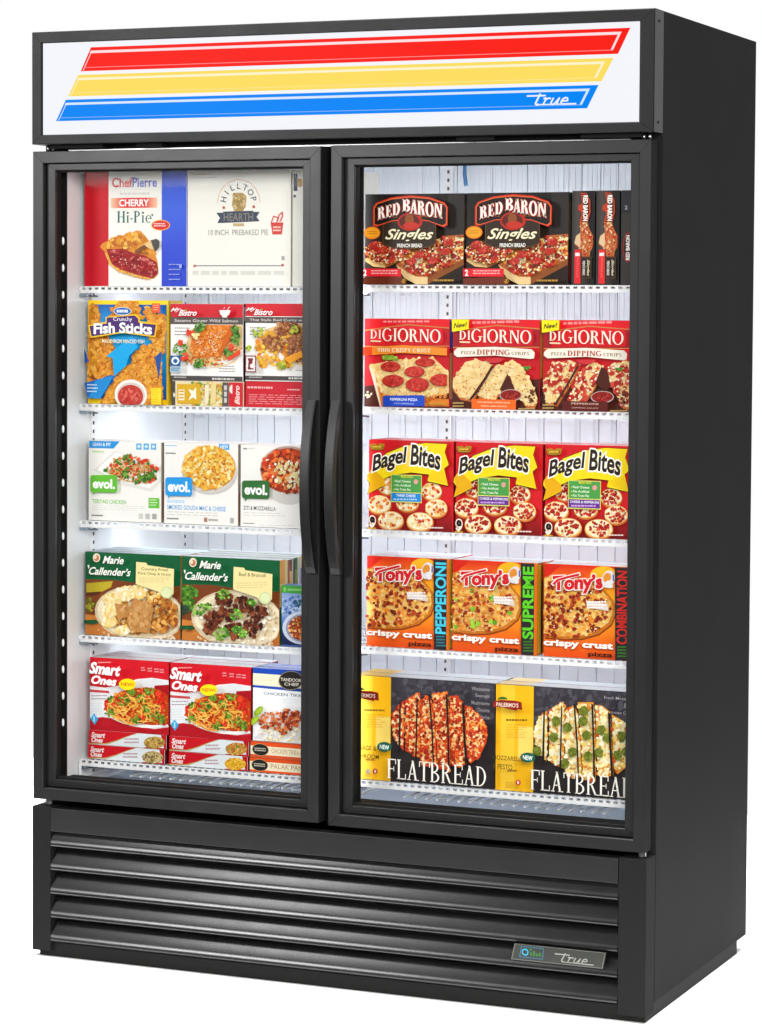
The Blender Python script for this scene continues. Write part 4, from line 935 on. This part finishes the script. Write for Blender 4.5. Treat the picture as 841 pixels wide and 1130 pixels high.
# ---- second right shelf: red pizza cartons
def redpizza(TL, TR, BL, kind):
    a = Art(.1880, .1800, TL, TR, BL, 'c4121e'); 
    def p(x, y):
        u = (x-35)/715.; q = (y-55-25*u)/735.
        return (TL[0]+(TR[0]-TL[0])*u+(BL[0]-TL[0])*q, TL[1]+(TR[1]-TL[1])*u+(BL[1]-TL[1])*q)
    k = (TR[0]-TL[0])/715.; P = lambda *L: [p(*q) for q in L]
    def E(x, y, rx, ry, c, **kw): q = p(x, y); a.ell(q[0], q[1], rx*k, ry*k, c, **kw)
    def B(reg, n, pal, r0, r1, sd, el=1., **kw): a.blobs(P(*reg) if isinstance(reg[0], tuple) else (*p(reg[0], reg[1]), reg[2]*k, reg[3]*k), n, pal, r0*k, r1*k, sd, el, **kw)
    def tx(s, x0, y0, x1, y1, c, b=0., sh=0., **kw): q, r = p(x0, y0), p(x1, y1); a.text(s, q[0], q[1], r[0], r[1], c, b, sh, **kw)
    def G(x0, y0, x1, y1, n, c, f, sd): q, r = p(x0, y0), p(x1, y1); a.greek(q[0], q[1], r[0], r[1], n, c, f, sd)
    a.poly(P((35,55),(750,80),(748,815),(30,790)), 'c01420'); a.poly(P((35,55),(750,80),(750,150),(400,112),(35,150)), 'dd1a24')
    a.poly(P((35,150),(400,112),(750,150),(750,158),(400,120),(35,160)), 'b88a4a'); a.poly(P((35,162),(400,122),(750,160),(750,300),(35,290)), 'a01420' if kind else 'b81420'); a.poly(P((100,150),(400,122),(690,150),(690,285),(100,275)), 'd81c26')
    G(195, 78, 605, 112, 1, 'f09090', .6, 4)
    a.poly(P((35,285),(750,300),(750,305),(35,291)), 'c89a50')
    a.poly(P((30,620),(750,560),(748,815),(30,790)), '4a1c12')
    a.on('food_picture')
    if kind == 0:
        a.poly(P((75,455),(100,440),(230,800),(170,800)), 'e8d4c0'); a.poly(P((110,440),(180,790),(200,800),(750,800),(750,740),(240,700)), 'd87a28')
        top = [(95,440),(300,410),(620,395),(745,520),(748,690),(560,720),(215,700),(180,660)]
        a.poly(P(*top), 'f0d090'); B(top, 190, ['f4d894','f0ce84','f6dea6','ecc478','f2d490','eab868'], 12, 30, 3); B(top, 40, ['e49a4c','f8e6c0','de8040'], 5, 10, 4)
        B([(175,660),(215,700),(560,722),(748,690),(748,720),(560,750),(215,735)], 50, ['d87a2c','e89a48','c05a1c'], 8, 18, 9)
        for (x, y, rx, ry) in ((270,462,84,42),(560,432,84,36),(475,508,84,46),(295,580,92,50),(500,615,98,58),(700,580,92,50)):
            E(x, y, rx, ry, 'a81c18'); E(x-3, y-4, rx*.92, ry*.9, 'c43028'); B((x,y,rx*.85,ry*.8), 22, ['cc3c30','b82820','d44c3c','a82018'], 8, 18, x)
        a.poly(P((200,370),(240,360),(330,380),(350,410),(210,405)), '7a9a2c'); B((270,385,60,20), 10, ['8ab030','a8c83c'], 8, 14, 3); B((90,690,26,30), 6, ['f4e8c8'], 12, 18, 3)
    else:
        pep = kind == 2
        S = ([(35,560),(140,410),(230,390),(370,440),(330,530),(200,720),(100,700),(35,620)], [(250,690),(310,560),(400,440),(480,440),(500,520),(440,640),(390,720)], [(480,430),(530,400),(600,440),(690,580),(745,720),(720,775),(650,770),(560,640)])
        if pep: S = ([(35,560),(120,410),(260,390),(330,430),(260,560),(150,740),(60,720)], [(250,700),(330,500),(430,400),(520,440),(480,560),(370,740),(300,760)], [(560,470),(600,420),(720,410),(748,430),(748,780),(680,760),(600,600)])
        for i, q in enumerate(S):
            a.poly(P(*[(x+4, y+22) for x, y in q]), 'c86a2c'); a.poly(P(*q), 'f0d498'); B(q, 90, ['f2d698','f0ce88','f4dca6','eecb84','f3d896'], 10, 26, i+3); B(q, 24, ['dd8a44','c8502c','e09a50'], 4, 10, i+8)
            if pep: B(q, 26, ['c03026','a82018','d04a3a'], 20, 36, i+12); B(q, 30, ['f6e0b0','fbf0d4'], 6, 14, i+20)
        if pep: cuts = ([(330,425),(342,440),(272,566),(165,745),(146,742),(256,560)], [(522,445),(560,470),(598,600),(560,640),(470,580),(482,556)])
        else: cuts = ([(372,440),(390,448),(340,540),(262,660),(205,726),(190,716),(322,528)], [(484,470),(496,500),(560,640),(520,660),(440,640),(500,520)])
        for q in cuts: a.poly(P(*q), '4a1c12')
        E(530, 690, 92, 50, 'b8a09a'); E(530, 688, 84, 42, '8a1814'); B((530,688,74,34), 20, ['a82820','c04a3c','70100c'], 6, 14, 3)
        B((660,470,28,20), 10, ['3f8a2a','5aa83a'], 6, 12, 5); B((690,700,40,60), 12, ['4a2016','6a3020'], 8, 16, 6)
    a.on('logo')
    tx('DI', 105, 150, 195, 228, 'fbeee0', serif=True, kw=dict(t=.15, n=.06)); a.poly(P((108,238),(195,243),(195,256),(108,250)), 'e8d4b0')
    tx('GIORNO', 205, 142, 695, 270, 'fbeee0', serif=True, skew=.08, kw=dict(t=.155, n=.06, gap=.07))
    if kind == 0:
        q, r = p(35, 300), p(750, 372); a.poly(P((35,296),(380,285),(750,318),(750,380),(380,350),(35,365)), 'f08a28'); a.poly(P((35,296),(120,292),(120,362),(35,365)), 'e04018'); tx('THIN CRISPY CRUST', 165, 302, 610, 352, 'fbe6c8', serif=True, kw=dict(t=.2, n=.10))
        a.poly(P((215,712),(240,702),(540,702),(565,712),(565,795),(215,792)), '1f48c0'); tx('PEPPERONI PIZZA', 275, 722, 505, 752, 'e8eefc', .02); tx('WITH PEPPERONI', 305, 762, 475, 780, 'b8c8f0', .01)
    else:
        a.poly(P((62,318),(90,292),(400,290),(700,318),(725,345),(720,392),(690,396),(400,362),(90,368),(62,345)), 'efe6d8'); tx('PIZZA', 120, 318, 240, 348, '8a7458', serif=True, kw=dict(t=.2, n=.1)); tx('DIPPING', 252, 308, 525, 362, 'b03a34', serif=True, kw=dict(t=.2, n=.1)); tx('STRIPS', 535, 334, 682, 366, '8a7458', serif=True, kw=dict(t=.2, n=.1)); E(400, 385, 75, 38, 'c83038', a0=0, a1=180)
        if kind == 1: a.poly(P((210,715),(575,728),(575,808),(212,800)), 'f2661c'); tx('WITH MARINARA DIPPING SAUCE', 258, 735, 525, 756, 'fde0c8', .012); tx('PIZZA AND SAUCE', 290, 768, 500, 786, 'fde0c8', .01)
        else: a.poly(P((210,715),(575,728),(575,808),(212,800)), '5a1c18'); tx('PEPPERONI', 285, 730, 500, 752, 'e0b8a8', .012); tx('DIPPING SAUCE', 290, 766, 500, 784, 'd0a090', .01)
        a.poly(P((42,52),(185,60),(182,140),(45,160)), 'f6e410'); tx('New!', 58, 82, 168, 128, '3a3408', .03, .25, skew=-.3)
        G(55, 740, 150, 790, 2, 'b89a58', .5, 3); G(595, 795, 740, 812, 1, 'b89a58', .7, 4)
    G(600, 765, 745, 795, 1, 'c8922c', .6, 4) if kind == 0 else None
    return a
DB = [('right', .05, .68, .95, .99, '1c3cb0'), ('right', .05, .1, .95, .62, 'c89050')]
a = redpizza((50,60), (760,70), (58,780), 0)
dg1 = carton('pizza_carton', a, .7190, ZR[1], .046, 'red pizza carton with a square pepperoni pizza and an orange ribbon', 'carton', top='a01018', left='8a0c14', right='a01018', bands=DB, rz=.4)
a = redpizza((35,55), (750,80), (30,790), 1)
dg2 = carton('pizza_carton', a, .9150, ZR[1], .046, 'red pizza carton with three plain cheese dipping strips and a yellow corner flag', 'carton', top='a01018', left='8a0c14', right='a01018', bands=[('right', .05, .35, .95, .99, 'e8862a'), ('right', .05, .02, .95, .25, '5a1a14')], rz=-.3)
a = redpizza((35,55), (750,80), (30,790), 2)
dg3 = carton('pizza_carton', a, 1.1100, ZR[1], .046, 'red pizza carton with pepperoni dipping strips, at the right door frame', 'carton', top='a01018', left='8a0c14', right='a01018', rz=.2)

# ---- third right shelf: mini bagel pizza cartons
def bagel(blue):
    a = Art(.1880, .1840, (97,60), (765,75), (105,715), 'cc1420')
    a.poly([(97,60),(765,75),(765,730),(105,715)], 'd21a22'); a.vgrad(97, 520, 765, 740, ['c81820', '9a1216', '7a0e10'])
    a.on('food_picture')
    for i, (x, y, rx, ry) in enumerate(((255,400,80,62),(600,435,80,64),(415,520,90,64),(195,535,92,68),(645,555,86,66),(290,650,102,68),(522,655,104,68))):
        a.ell(x+2, y+10, rx*1.03, ry*1.03, 'c8642a'); a.ell(x, y, rx, ry, 'e8b060'); a.ell(x, y-2, rx*.93, ry*.9, 'f6e6bc')
        a.blobs((x,y-2,rx*.9,ry*.86), 34, ['fbf2d8','f8e8c0','f6dca0','fdf8ea','f2cc80'], 9, 20, i+3)
        a.blobs((x,y-2,rx*.84,ry*.8), 11 if blue else 24, ['d8501c','e8842a','c83a1c','f0a838'] if blue else ['c02a1e','b02018','d2442c','98180f'], 9, 18, i+30)
    a.on('logo')
    ban = [(105,318),(150,262),(250,160),(400,105),(560,85),(725,92),(708,150),(742,240),(706,270),(738,392),(580,360),(590,312),(450,298),(300,318),(225,350),(245,390),(105,458),(125,380),(102,350)]
    a.poly([(x+(3 if x > 400 else -3), y+(5 if y > 250 else -4)) for x, y in ban], '4a3608'); a.poly(ban, 'f4d614'); a.poly([(105,318),(150,272),(235,345),(245,388),(106,455),(125,380)], 'e2a80c'); a.poly([(150,262),(250,165),(400,110),(420,110),(300,200),(180,300)], 'f8e23c')
    a.poly([(580,345),(595,308),(700,285),(736,388)], 'ecc80e')
    def curve(s, x0, y0, x1, y1, sk, arc): a.text(s, x0, y0, x1, y1, '2a1c14', .028, .12, out=('fffdf4', .055), skew=sk, arc=arc)
    curve('Bagel', 140, 142, 415, 300, -.5, .06); curve('Bites', 440, 112, 678, 268, .24, .06)
    a.line([(428,110),(424,260)], 8, 'f0c890')
    a.ell(180, 112, 56, 27, '7a5a10', 0, 180); a.poly([(118,95),(160,88),(180,102),(200,88),(238,92),(224,132),(134,132)], 'a8861c'); a.rect(135, 103, 222, 124, '8a1a14'); a.greek(140, 106, 218, 122, 1, 'e8c840', .8, 3)
    a.rect(290, 312, 536, 520, 'd8d46a'); a.rect(296, 318, 530, 445, '4a9a48'); a.rect(296, 447, 530, 512, '1a86d4' if blue else '6a2c90'); a.text('MADE WITH', 370, 320, 462, 340, 'f0e030', .01); 
    for k, s_t in enumerate(('Real Cheese', 'No Artificial', 'No Trans Fat')): a.text(s_t, 328, 352+k*30, 448, 372+k*30, 'e6f4e0', .015); a.ell(318, 362+k*30, 4, 4, 'f0e030')
    a.ell(488, 365, 17, 18, 'e89a98'); a.text('THREE CHEESE' if blue else 'CHEESE & PEPPERONI', 335 if blue else 306, 456, 488 if blue else 522, 478, 'e8f0fc', .02); a.greek(315, 488, 510, 504, 1, 'a8d4f4' if blue else 'c8a8e0', .7, 3)
    a.text('9', 128, 620, 172, 700, '1c1410', .06, out=('f4e8d8', .09)); a.greek(118, 702, 185, 716, 1, 'd8a818', .8, 4); a.greek(600, 692, 730, 706, 1, 'f0d8d0', .7, 5)
    return a
BB = dict(cat='carton', top='b8242a', left='7a0c12', right='9a0c14')
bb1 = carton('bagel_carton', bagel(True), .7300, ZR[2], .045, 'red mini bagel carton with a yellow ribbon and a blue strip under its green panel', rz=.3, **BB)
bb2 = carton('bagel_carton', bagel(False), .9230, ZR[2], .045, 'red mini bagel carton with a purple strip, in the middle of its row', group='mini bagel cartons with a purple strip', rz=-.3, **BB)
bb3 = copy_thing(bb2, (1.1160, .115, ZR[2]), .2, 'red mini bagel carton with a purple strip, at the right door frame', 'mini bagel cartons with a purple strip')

# ---- fourth right shelf: orange crispy crust pizza cartons
def crispy(word, wc, veg, sd):
    a = Art(.1840, .1860, (85,95), (785,130), (75,855), 'e8781a')
    a.poly([(85,95),(785,130),(785,890),(75,855)], 'ea7a18'); a.vgrad(76, 95, 660, 430, ['d82410', 'e8641a', 'f29a18', 'f6ae14']); a.vgrad(76, 430, 660, 885, ['f6a814', 'f28e16', 'ea6a14', 'de4a10'])
    a.poly([(86,96),(230,103),(140,180),(82,220)], 'cf2010'); a.ell(560, 200, 110, 80, 'f8b41c')
    a.on('food_picture'); X0 = 76
    pzz = [(80,205),(200,190),(420,230),(560,300),(640,400),(655,500),(620,590),(520,670),(380,710),(240,715),(80,700)]
    a.poly([(x+6, y+14) for x, y in pzz], '8a3c10'); a.poly(pzz, 'c8741e')
    ins = [(82,215),(200,205),(410,245),(545,312),(618,405),(632,495),(600,575),(505,648),(375,688),(240,692),(82,680)]
    a.poly(ins, 'eec068'); a.blobs(ins, 190, ['f0b850','f4c870','eaa03c','e89430','f6d488','e48a2c'], 12, 28, sd)
    a.blobs(ins, 84, ['a03018','8a2412','b84420','70200e','983414'] if not veg else ['b84420','a83a1c','d88a38','8a2c14','e09848'], 15, 27, sd+1)
    if veg: a.blobs(ins, 12, ['7ab82c','98c83c','5a9a24'], 18, 30, sd+2); a.blobs(ins, 22, ['d83a20','c02a18'], 9, 16, sd+3)
    a.blobs(ins, 34, ['f8e4b0','f4d080'], 5, 10, sd+4); a.poly([(430,395),(600,425),(610,480),(440,450)], 'd8ccc4'); a.greek(440, 400, 600, 470, 3, 'f2ece8', .6, 4)
    a.on('logo')
    for (dx, dy, c) in ((5, 8, '5a1c10'), (0, 0, None)):
        o = ('f2e6e0', .05)
        if c: a.text('Tony’s', 165+dx, 175+dy, 565+dx, 352+dy, c, .075, .0, skew=-.22)
        else: a.text('Tony’s', 165, 175, 565, 352, 'cc1420', .045, .0, skew=-.22, out=o)
    a.line([(165,262),(200,228),(280,205),(378,180)], 30, 'f2e6e0'); a.line([(172,260),(205,228),(280,206),(372,184)], 19, 'cc1420')
    a.ell(608, 222, 50, 72, 'd8d4d8', rot=15); a.ell(600, 210, 30, 40, 'd8882c', rot=15); a.poly([(590,240),(640,225),(645,290),(615,298)], 'e0dcdc'); a.poly([(645,180),(656,190),(654,240),(644,236)], '3a4aa8')
    a.text('crispy crust', 88, 712, 645, 806, 'fff8ee', .04, skew=.06, out=('b84a10', .055)); a.text('pizza', 448, 812, 640, 868, '2a1008', .03)
    a.on('carton'); a.poly([(662,126),(775,131),(772,885),(662,880)], '2a2228')
    a.text(word, 678, 152, 762, 752, wc, .03, rot=90); a.greek(680, 765, 765, 865, 4, wc if False else '2c7a8c' if word == 'PEPPERONI' else '3a7a24', .5, 5)
    a.rect(774, 131, 786, 890, 'e0701a')
    return a
TB = dict(cat='carton', top='c8d0d8', left='6a4a3a', right='b8380e')
TBb = [('right', .05, .02, .5, .98, 'd8a81c'), ('right', .5, .02, .98, .8, '2a2228')]
t1 = carton('pizza_carton', crispy('PEPPERONI', '3fc4e0', False, 3), .7270, ZR[3], .040, 'orange crispy crust pizza carton with light blue lettering on its black edge strip', rz=.5, bands=TBb, **TB)
t2 = carton('pizza_carton', crispy('SUPREME', '58c81e', True, 13), .9180, ZR[3], .040, 'orange crispy crust pizza carton with green lettering on its black edge strip', rz=-.2, bands=TBb, **TB)
t3 = carton('pizza_carton', crispy('COMBINATION', 'c82a20', False, 23), 1.1160, ZR[3], .040, 'orange crispy crust pizza carton with red lettering on its black edge strip', rz=.3, bands=TBb, **TB)

# ---- fifth right shelf: charcoal flatbread cartons with a yellow end panel
def flat(pesto, WF, TL, TR, BL, flavour, ln):
    a = Art(WF, .2150, TL, TR, BL, '2c282c'); 
    def p(x, y): # sheet of the first carton
        u = (x+31)/831.; q = (y-74-36*u)/572.
        return (TL[0]+(TR[0]-TL[0])*u+(BL[0]-TL[0])*q, TL[1]+(TR[1]-TL[1])*u+(BL[1]-TL[1])*q)
    k = (TR[0]-TL[0])/831.; P = lambda *L: [p(*q) for q in L]
    def E(x, y, rx, ry, c, **kw): q = p(x, y); a.ell(q[0], q[1], rx*k, ry*k, c, **kw)
    def B(reg, n, pal, r0, r1, sd, el=1., **kw): a.blobs(P(*reg) if isinstance(reg[0], tuple) else (*p(reg[0], reg[1]), reg[2]*k, reg[3]*k), n, pal, r0*k, r1*k, sd, el, **kw)
    def tx(s, x0, y0, x1, y1, c, b=0., sh=0., **kw): q, r = p(x0, y0), p(x1, y1); a.text(s, q[0], q[1], r[0], r[1], c, b, sh, **kw)
    def G(x0, y0, x1, y1, n, c, f, sd): q, r = p(x0, y0), p(x1, y1); a.greek(q[0], q[1], r[0], r[1], n, c, f, sd)
    a.poly(P((-31,74),(800,110),(800,682),(-31,646)), '3b3841'); B([(200,95),(790,120),(790,300),(200,280)], 110, ['423f48','37343c','4a4750','52505a'], 8, 26, 3, 1.5)
    a.poly(P((190,300),(800,330),(800,682),(190,655)), '2c2729')
    a.poly(P((-31,74),(190,83),(190,655),(-31,646)), 'efb414'); a.poly(P((0,76),(80,79),(80,651),(0,648)), 'f3c434'); a.poly(P((100,300),(186,304),(186,480),(100,476)), 'f4d468')
    G(30, 262, 160, 275, 1, '7a5a14', .8, 3); G(32, 290, 155, 370, 6, 'd09a20', .3, 4); G(40, 535, 110, 552, 1, 'a8741c', .6, 6); G(30, 605, 75, 640, 3, 'c08a20', .3, 7)
    for k_, s_t in enumerate(ln): tx(s_t, 762-len(s_t)*10.5, 128+k_*38, 772, 152+k_*38, 'a8a4a8', .004)
    a.on('food_picture')
    strips = ([(200,345),(205,290),(235,235),(270,212),(268,485),(235,445),(210,400)], [(288,205),(330,178),(368,160),(375,215),(372,520),(330,505),(285,478)], [(382,200),(430,178),(450,215),(470,370),(478,560),(400,565),(380,530)],
              [(455,160),(545,158),(548,215),(562,400),(560,580),(490,572),(478,370)], [(560,172),(600,175),(640,205),(650,330),(665,540),(620,556),(578,545),(566,400)], [(655,218),(700,240),(760,290),(786,350),(780,420),(745,490),(690,535),(670,500),(662,380)])
    for i, q in enumerate(strips):
        a.poly(P(*q), 'd8481c' if not pesto else 'e0942c'); cx2 = sum(x for x, y in q)/len(q); cy2 = sum(y for x, y in q)/len(q); q2 = [(cx2+(x-cx2)*.86, cy2+(y-cy2)*.94) for x, y in q]
        if pesto:
            B(q, 30, ['e06a24','d8501c','e8a040'], 8, 16, i+3); B(q2, 95, ['f6ecc0','fbf4d8','f2dc94','f0cc68','f8e8b0'], 9, 20, i+4); B(q2, 8, ['f0c050','e89a38'], 6, 12, i+9)
        else:
            B(q, 70, ['e0561c','d84018','e8782a','c83414','f09a40'], 8, 18, i+3); B(q2, 75, ['f0c080','f6dca8','e8a050','f4d090'], 6, 14, i+4); B(q2, 30, ['b82a14','a02010','8a2412','d0441c'], 7, 15, i+8)
    if pesto:
        for (x, y) in ((235,420),(330,345),(345,260),(410,290),(440,420),(500,255),(520,330),(530,440),(505,200),(600,300),(590,420),(640,340),(720,330),(745,410),(400,480),(700,430)): E(x, y, 24, 25, '66701f'); B((x,y,24,25), 14, ['5f6c1e','6f7a26','56641c','7c8230'], 7, 12, x)
    for g in ([(276,205),(285,195),(283,480),(270,485)], [(377,160),(384,190),(380,530),(370,525)], [(447,165),(456,160),(475,370),(484,575),(476,575),(466,380)], [(548,160),(560,165),(570,420),(574,560),(562,560),(560,400)], [(642,200),(654,212),(664,380),(676,530),(664,545),(652,380)]):
        a.poly(P(*g), '1c1614')
    a.on('logo')
    tx('FLATBREAD', 205, 520, 785, 655, 'f6f2ea', serif=True, skew=.06, kw=dict(t=.12, n=.05, gap=.05))
    E(188, 455, 44, 27, '145c4a'); tx('NEW', 160, 443, 216, 470, 'e8f0ea', .03, skew=.1)
    a.poly(P((-16,158),(30,150),(110,152),(150,160),(154,202),(126,198),(121,206),(30,188),(-14,190)), '8a1a18'); E(40, 147, 28, 15, '3a6a24', a0=180, a1=360); tx('PALERMO’S', 4, 162, 132, 190, 'f0dcc8', .02)
    tx(flavour[0], 22 if pesto else -20, 462, 155, 494, '4a3c18', serif=True, kw=dict(t=.14, n=.05)) if False else tx(flavour[0], -14, 446, 168 if pesto else 140, 478, '4a3c18', .006); tx(flavour[1], -14, 492, 100 if pesto else 155, 524, '4a3c18', .006)
    E(92, 592, 13, 13, 'd8d0c0') if not pesto else None; E(134, 590, 15, 15, 'c0342c'); E(134, 590, 6, 9, 'f6dcd4')
    return a
FB = dict(cat='carton', top='b4bac2', left='c89818', right='241f20', bands=[('top', 0, 0, .22, 1, 'd8b040')])
f1 = carton('flatbread_carton', flat(False, .3110, (-31,74), (800,110), (-31,646), ('SAUSAGE &', 'MUSHROOM'), ('Wholesome', 'Sausage', 'Mushrooms', 'Onions', 'Herbs')), .7010, ZR[4], .050, 'charcoal and yellow flatbread carton with a red sliced topping picture', rz=.2, **FB)
f2 = carton('flatbread_carton', flat(True, .3080, (40,118), (871,162), (38,690), ('MOZZARELLA', '& PESTO'), ('Fresh Mozzarella', 'Basil', 'Parmesan Cheese')), 1.0150, ZR[4], .050, 'charcoal and yellow flatbread carton with pale cheese and green pesto patches', rz=-.1, **FB)

# ---- cartons waiting in the rows behind
def behind(o, n, step, lab, grp, dz=0., dx=.002, tops=None):
    r = random.Random(len(lab)); nums = ('second', 'third', 'fourth', 'fifth', 'sixth')
    for i in range(n):
        l = o.location; c = copy_thing(o, (l.x+r.uniform(-dx, dx)+.001, l.y+step*(i+1), l.z), r.uniform(-.5, .5), lab % nums[i], grp, parts=False)
behind(ev1, 1, .046, '%s carton back in the row behind the bright green bubble logo', 'white cartons in the rows behind')
behind(ev2, 1, .046, '%s carton back in the row behind the macaroni cheese carton', 'white cartons in the rows behind')
behind(ev3, 1, .046, '%s carton back in the row behind the dark green bubble logo', 'white cartons in the rows behind')
behind(mc1, 3, .037, '%s carton back in the row behind the mashed potato dinner', 'green cartons in the rows behind')
for i, (bc, b2, b3, nm) in enumerate((('5a2418', '8a4a2c', 'c8a060', 'brown'), ('1f5a2a', '2a1c18', '6a7a34', 'dark green'), ('d8b84a', '8a93b0', '5a4a6a', 'yellow and grey'), ('2c3c86', '8a2028', '3a8aa0', 'blue and red'))):
    a = Art(.2300, .1770+.002*i, (0,0), (100,0), (0,100), 'b8b4ae')
    carton('dinner_carton', a, .2975+.002*i, ZL[3], .0215, nm+' sided dinner carton in the row behind the beef and rice dinner', 'carton', 'mixed dinners in the row behind', top='b8c4cc', left=bc, right=bc,
           bands=[('right', .12, .5, .5, .98, b2), ('right', .5, .3, .95, .86, b3), ('right', .1, .1, .8, .3, b2)], y=.115+.0365+.0228*i, rz=.3-.25*i)
behind(so1, 2, .042, '%s carton back behind the standing pasta carton at the left', 'red cartons in the rows behind')
behind(so2, 2, .042, '%s carton back behind the pasta carton beside the blue one', 'red cartons in the rows behind')
behind(tan_, 1, .042, '%s carton back in the row behind the blue and white dinner', 'blue cartons in the rows behind')
behind(bb1, 1, .047, '%s carton back behind the bagel carton with the blue strip', 'bagel cartons in the rows behind')
behind(bb2, 1, .047, '%s carton back behind the middle bagel carton', 'bagel cartons in the rows behind')
behind(bb3, 1, .047, '%s carton back behind the bagel carton at the right door frame', 'bagel cartons in the rows behind')
behind(t1, 2, .043, '%s carton back behind the pizza with light blue lettering', 'orange cartons in the rows behind')
behind(t2, 1, .043, '%s carton back behind the pizza with green lettering', 'orange cartons in the rows behind')
behind(t3, 1, .043, '%s carton back behind the pizza with red edge lettering', 'orange cartons in the rows behind')
behind(f1, 1, .053, '%s carton back in the row behind the red topped flatbread', 'flatbread cartons in the rows behind')
behind(f2, 1, .053, '%s carton back in the row behind the pesto flatbread', 'flatbread cartons in the rows behind')
# ================================================================== SETTING, LIGHT, CAMERA
b = MB(); b.box(-1.4, 2.0, -.54, 2.2, -.02, -.0005); g_ = b.build('floor', 'ground'); tag(g_, kind='structure')

wd = bpy.data.worlds.new('World'); scene.world = wd; wd.use_nodes = True
nt = wd.node_tree; bg = nt.nodes['Background']; bg.inputs['Strength'].default_value = 1.0
tc = nt.nodes.new('ShaderNodeTexCoord'); sx = nt.nodes.new('ShaderNodeSeparateXYZ'); nt.links.new(tc.outputs['Generated'], sx.inputs[0])
def mth(op, a, b_):
    n = nt.nodes.new('ShaderNodeMath'); n.operation = op
    for i, q in enumerate((a, b_)):
        if isinstance(q, (int, float)): n.inputs[i].default_value = q
        else: nt.links.new(q, n.inputs[i])
    return n.outputs[0]
def ramp(src, a, b_, lo, hi):
    n = nt.nodes.new('ShaderNodeMapRange'); n.interpolation_type = 'SMOOTHSTEP'
    for i, q in zip((1, 2, 3, 4), (a, b_, lo, hi)): n.inputs[i].default_value = q
    nt.links.new(src, n.inputs[0]); return n.outputs[0]
X, Y, Z = sx.outputs
# white studio behind; the room on the photographer's side is dimmer towards its floor
front = ramp(Y, .25, .70, 1., 0.)
room = ramp(Z, -.25, .75, .10, .17)
v = mth('ADD', mth('MULTIPLY', room, front), mth('SUBTRACT', 1., front))
cmb = nt.nodes.new('ShaderNodeCombineXYZ')
for i in range(3): nt.links.new(v, cmb.inputs[i])
nt.links.new(cmb.outputs[0], bg.inputs['Color'])

def area(name, loc, target, sx_, sy_, power, color=(1, 1, 1), spread=180):
    l = bpy.data.lights.new(name, 'AREA'); l.shape = 'RECTANGLE'; l.size = sx_; l.size_y = sy_; l.energy = power; l.color = color; l.spread = R(spread)
    o = bpy.data.objects.new(name, l); col.objects.link(o); o.location = loc
    o.rotation_euler = (Vector(target)-Vector(loc)).to_track_quat('-Z', 'Y').to_euler(); return o
area('overhead_softbox', (.9, .6, 6.0), (.9, .6, 0), 5.5, 4.5, 230, spread=40)
area('key_softbox', (-1.9, -4.4, 2.35), (.4, 0, 1.5), 1.0, 1.0, 84)
area('top_strip_softbox', (-1.3, -2.2, 3.5), (.5, 0, .2), .3, .9, 20)
area('fill_softbox', (3.6, -4.6, 2.6), (.7, 0, .9), 2.4, 2.4, 318, (1, .97, .925))

cd = bpy.data.cameras.new('camera'); cam = bpy.data.objects.new('camera', cd); col.objects.link(cam); scene.camera = cam
yaw, pitch, roll, f, cx, cy = .3985, .0456, .0063, 2991.5249, 481.7596, 478.3398
right = Vector((math.cos(yaw), math.sin(yaw), 0)); f0 = Vector((-math.sin(yaw), math.cos(yaw), 0)); u0 = Vector((0, 0, 1))
fw = f0*math.cos(pitch)-u0*math.sin(pitch); up = u0*math.cos(pitch)+f0*math.sin(pitch)
rv = right*math.cos(roll)+up*math.sin(roll); uv_ = up*math.cos(roll)-right*math.sin(roll)
m3 = Matrix((rv, uv_, -fw)).transposed(); m4 = m3.to_4x4(); m4.translation = (3.0122, -4.9485, 1.3813); cam.matrix_world = m4
cd.sensor_fit = 'VERTICAL'; cd.sensor_height = 36; cd.lens = 36*f/1130
cd.shift_x = (420.5-cx)/1130; cd.shift_y = (cy-565)/1130; cd.clip_end = 100; cd.clip_start = .05

vs = scene.view_settings; scene.display_settings.display_device = 'sRGB'
vs.view_transform = 'Standard'; vs.look = 'None'; vs.exposure = 0; vs.gamma = 1; vs.use_curve_mapping = False
scene.cycles.max_bounces = 10; scene.cycles.transparent_max_bounces = 12
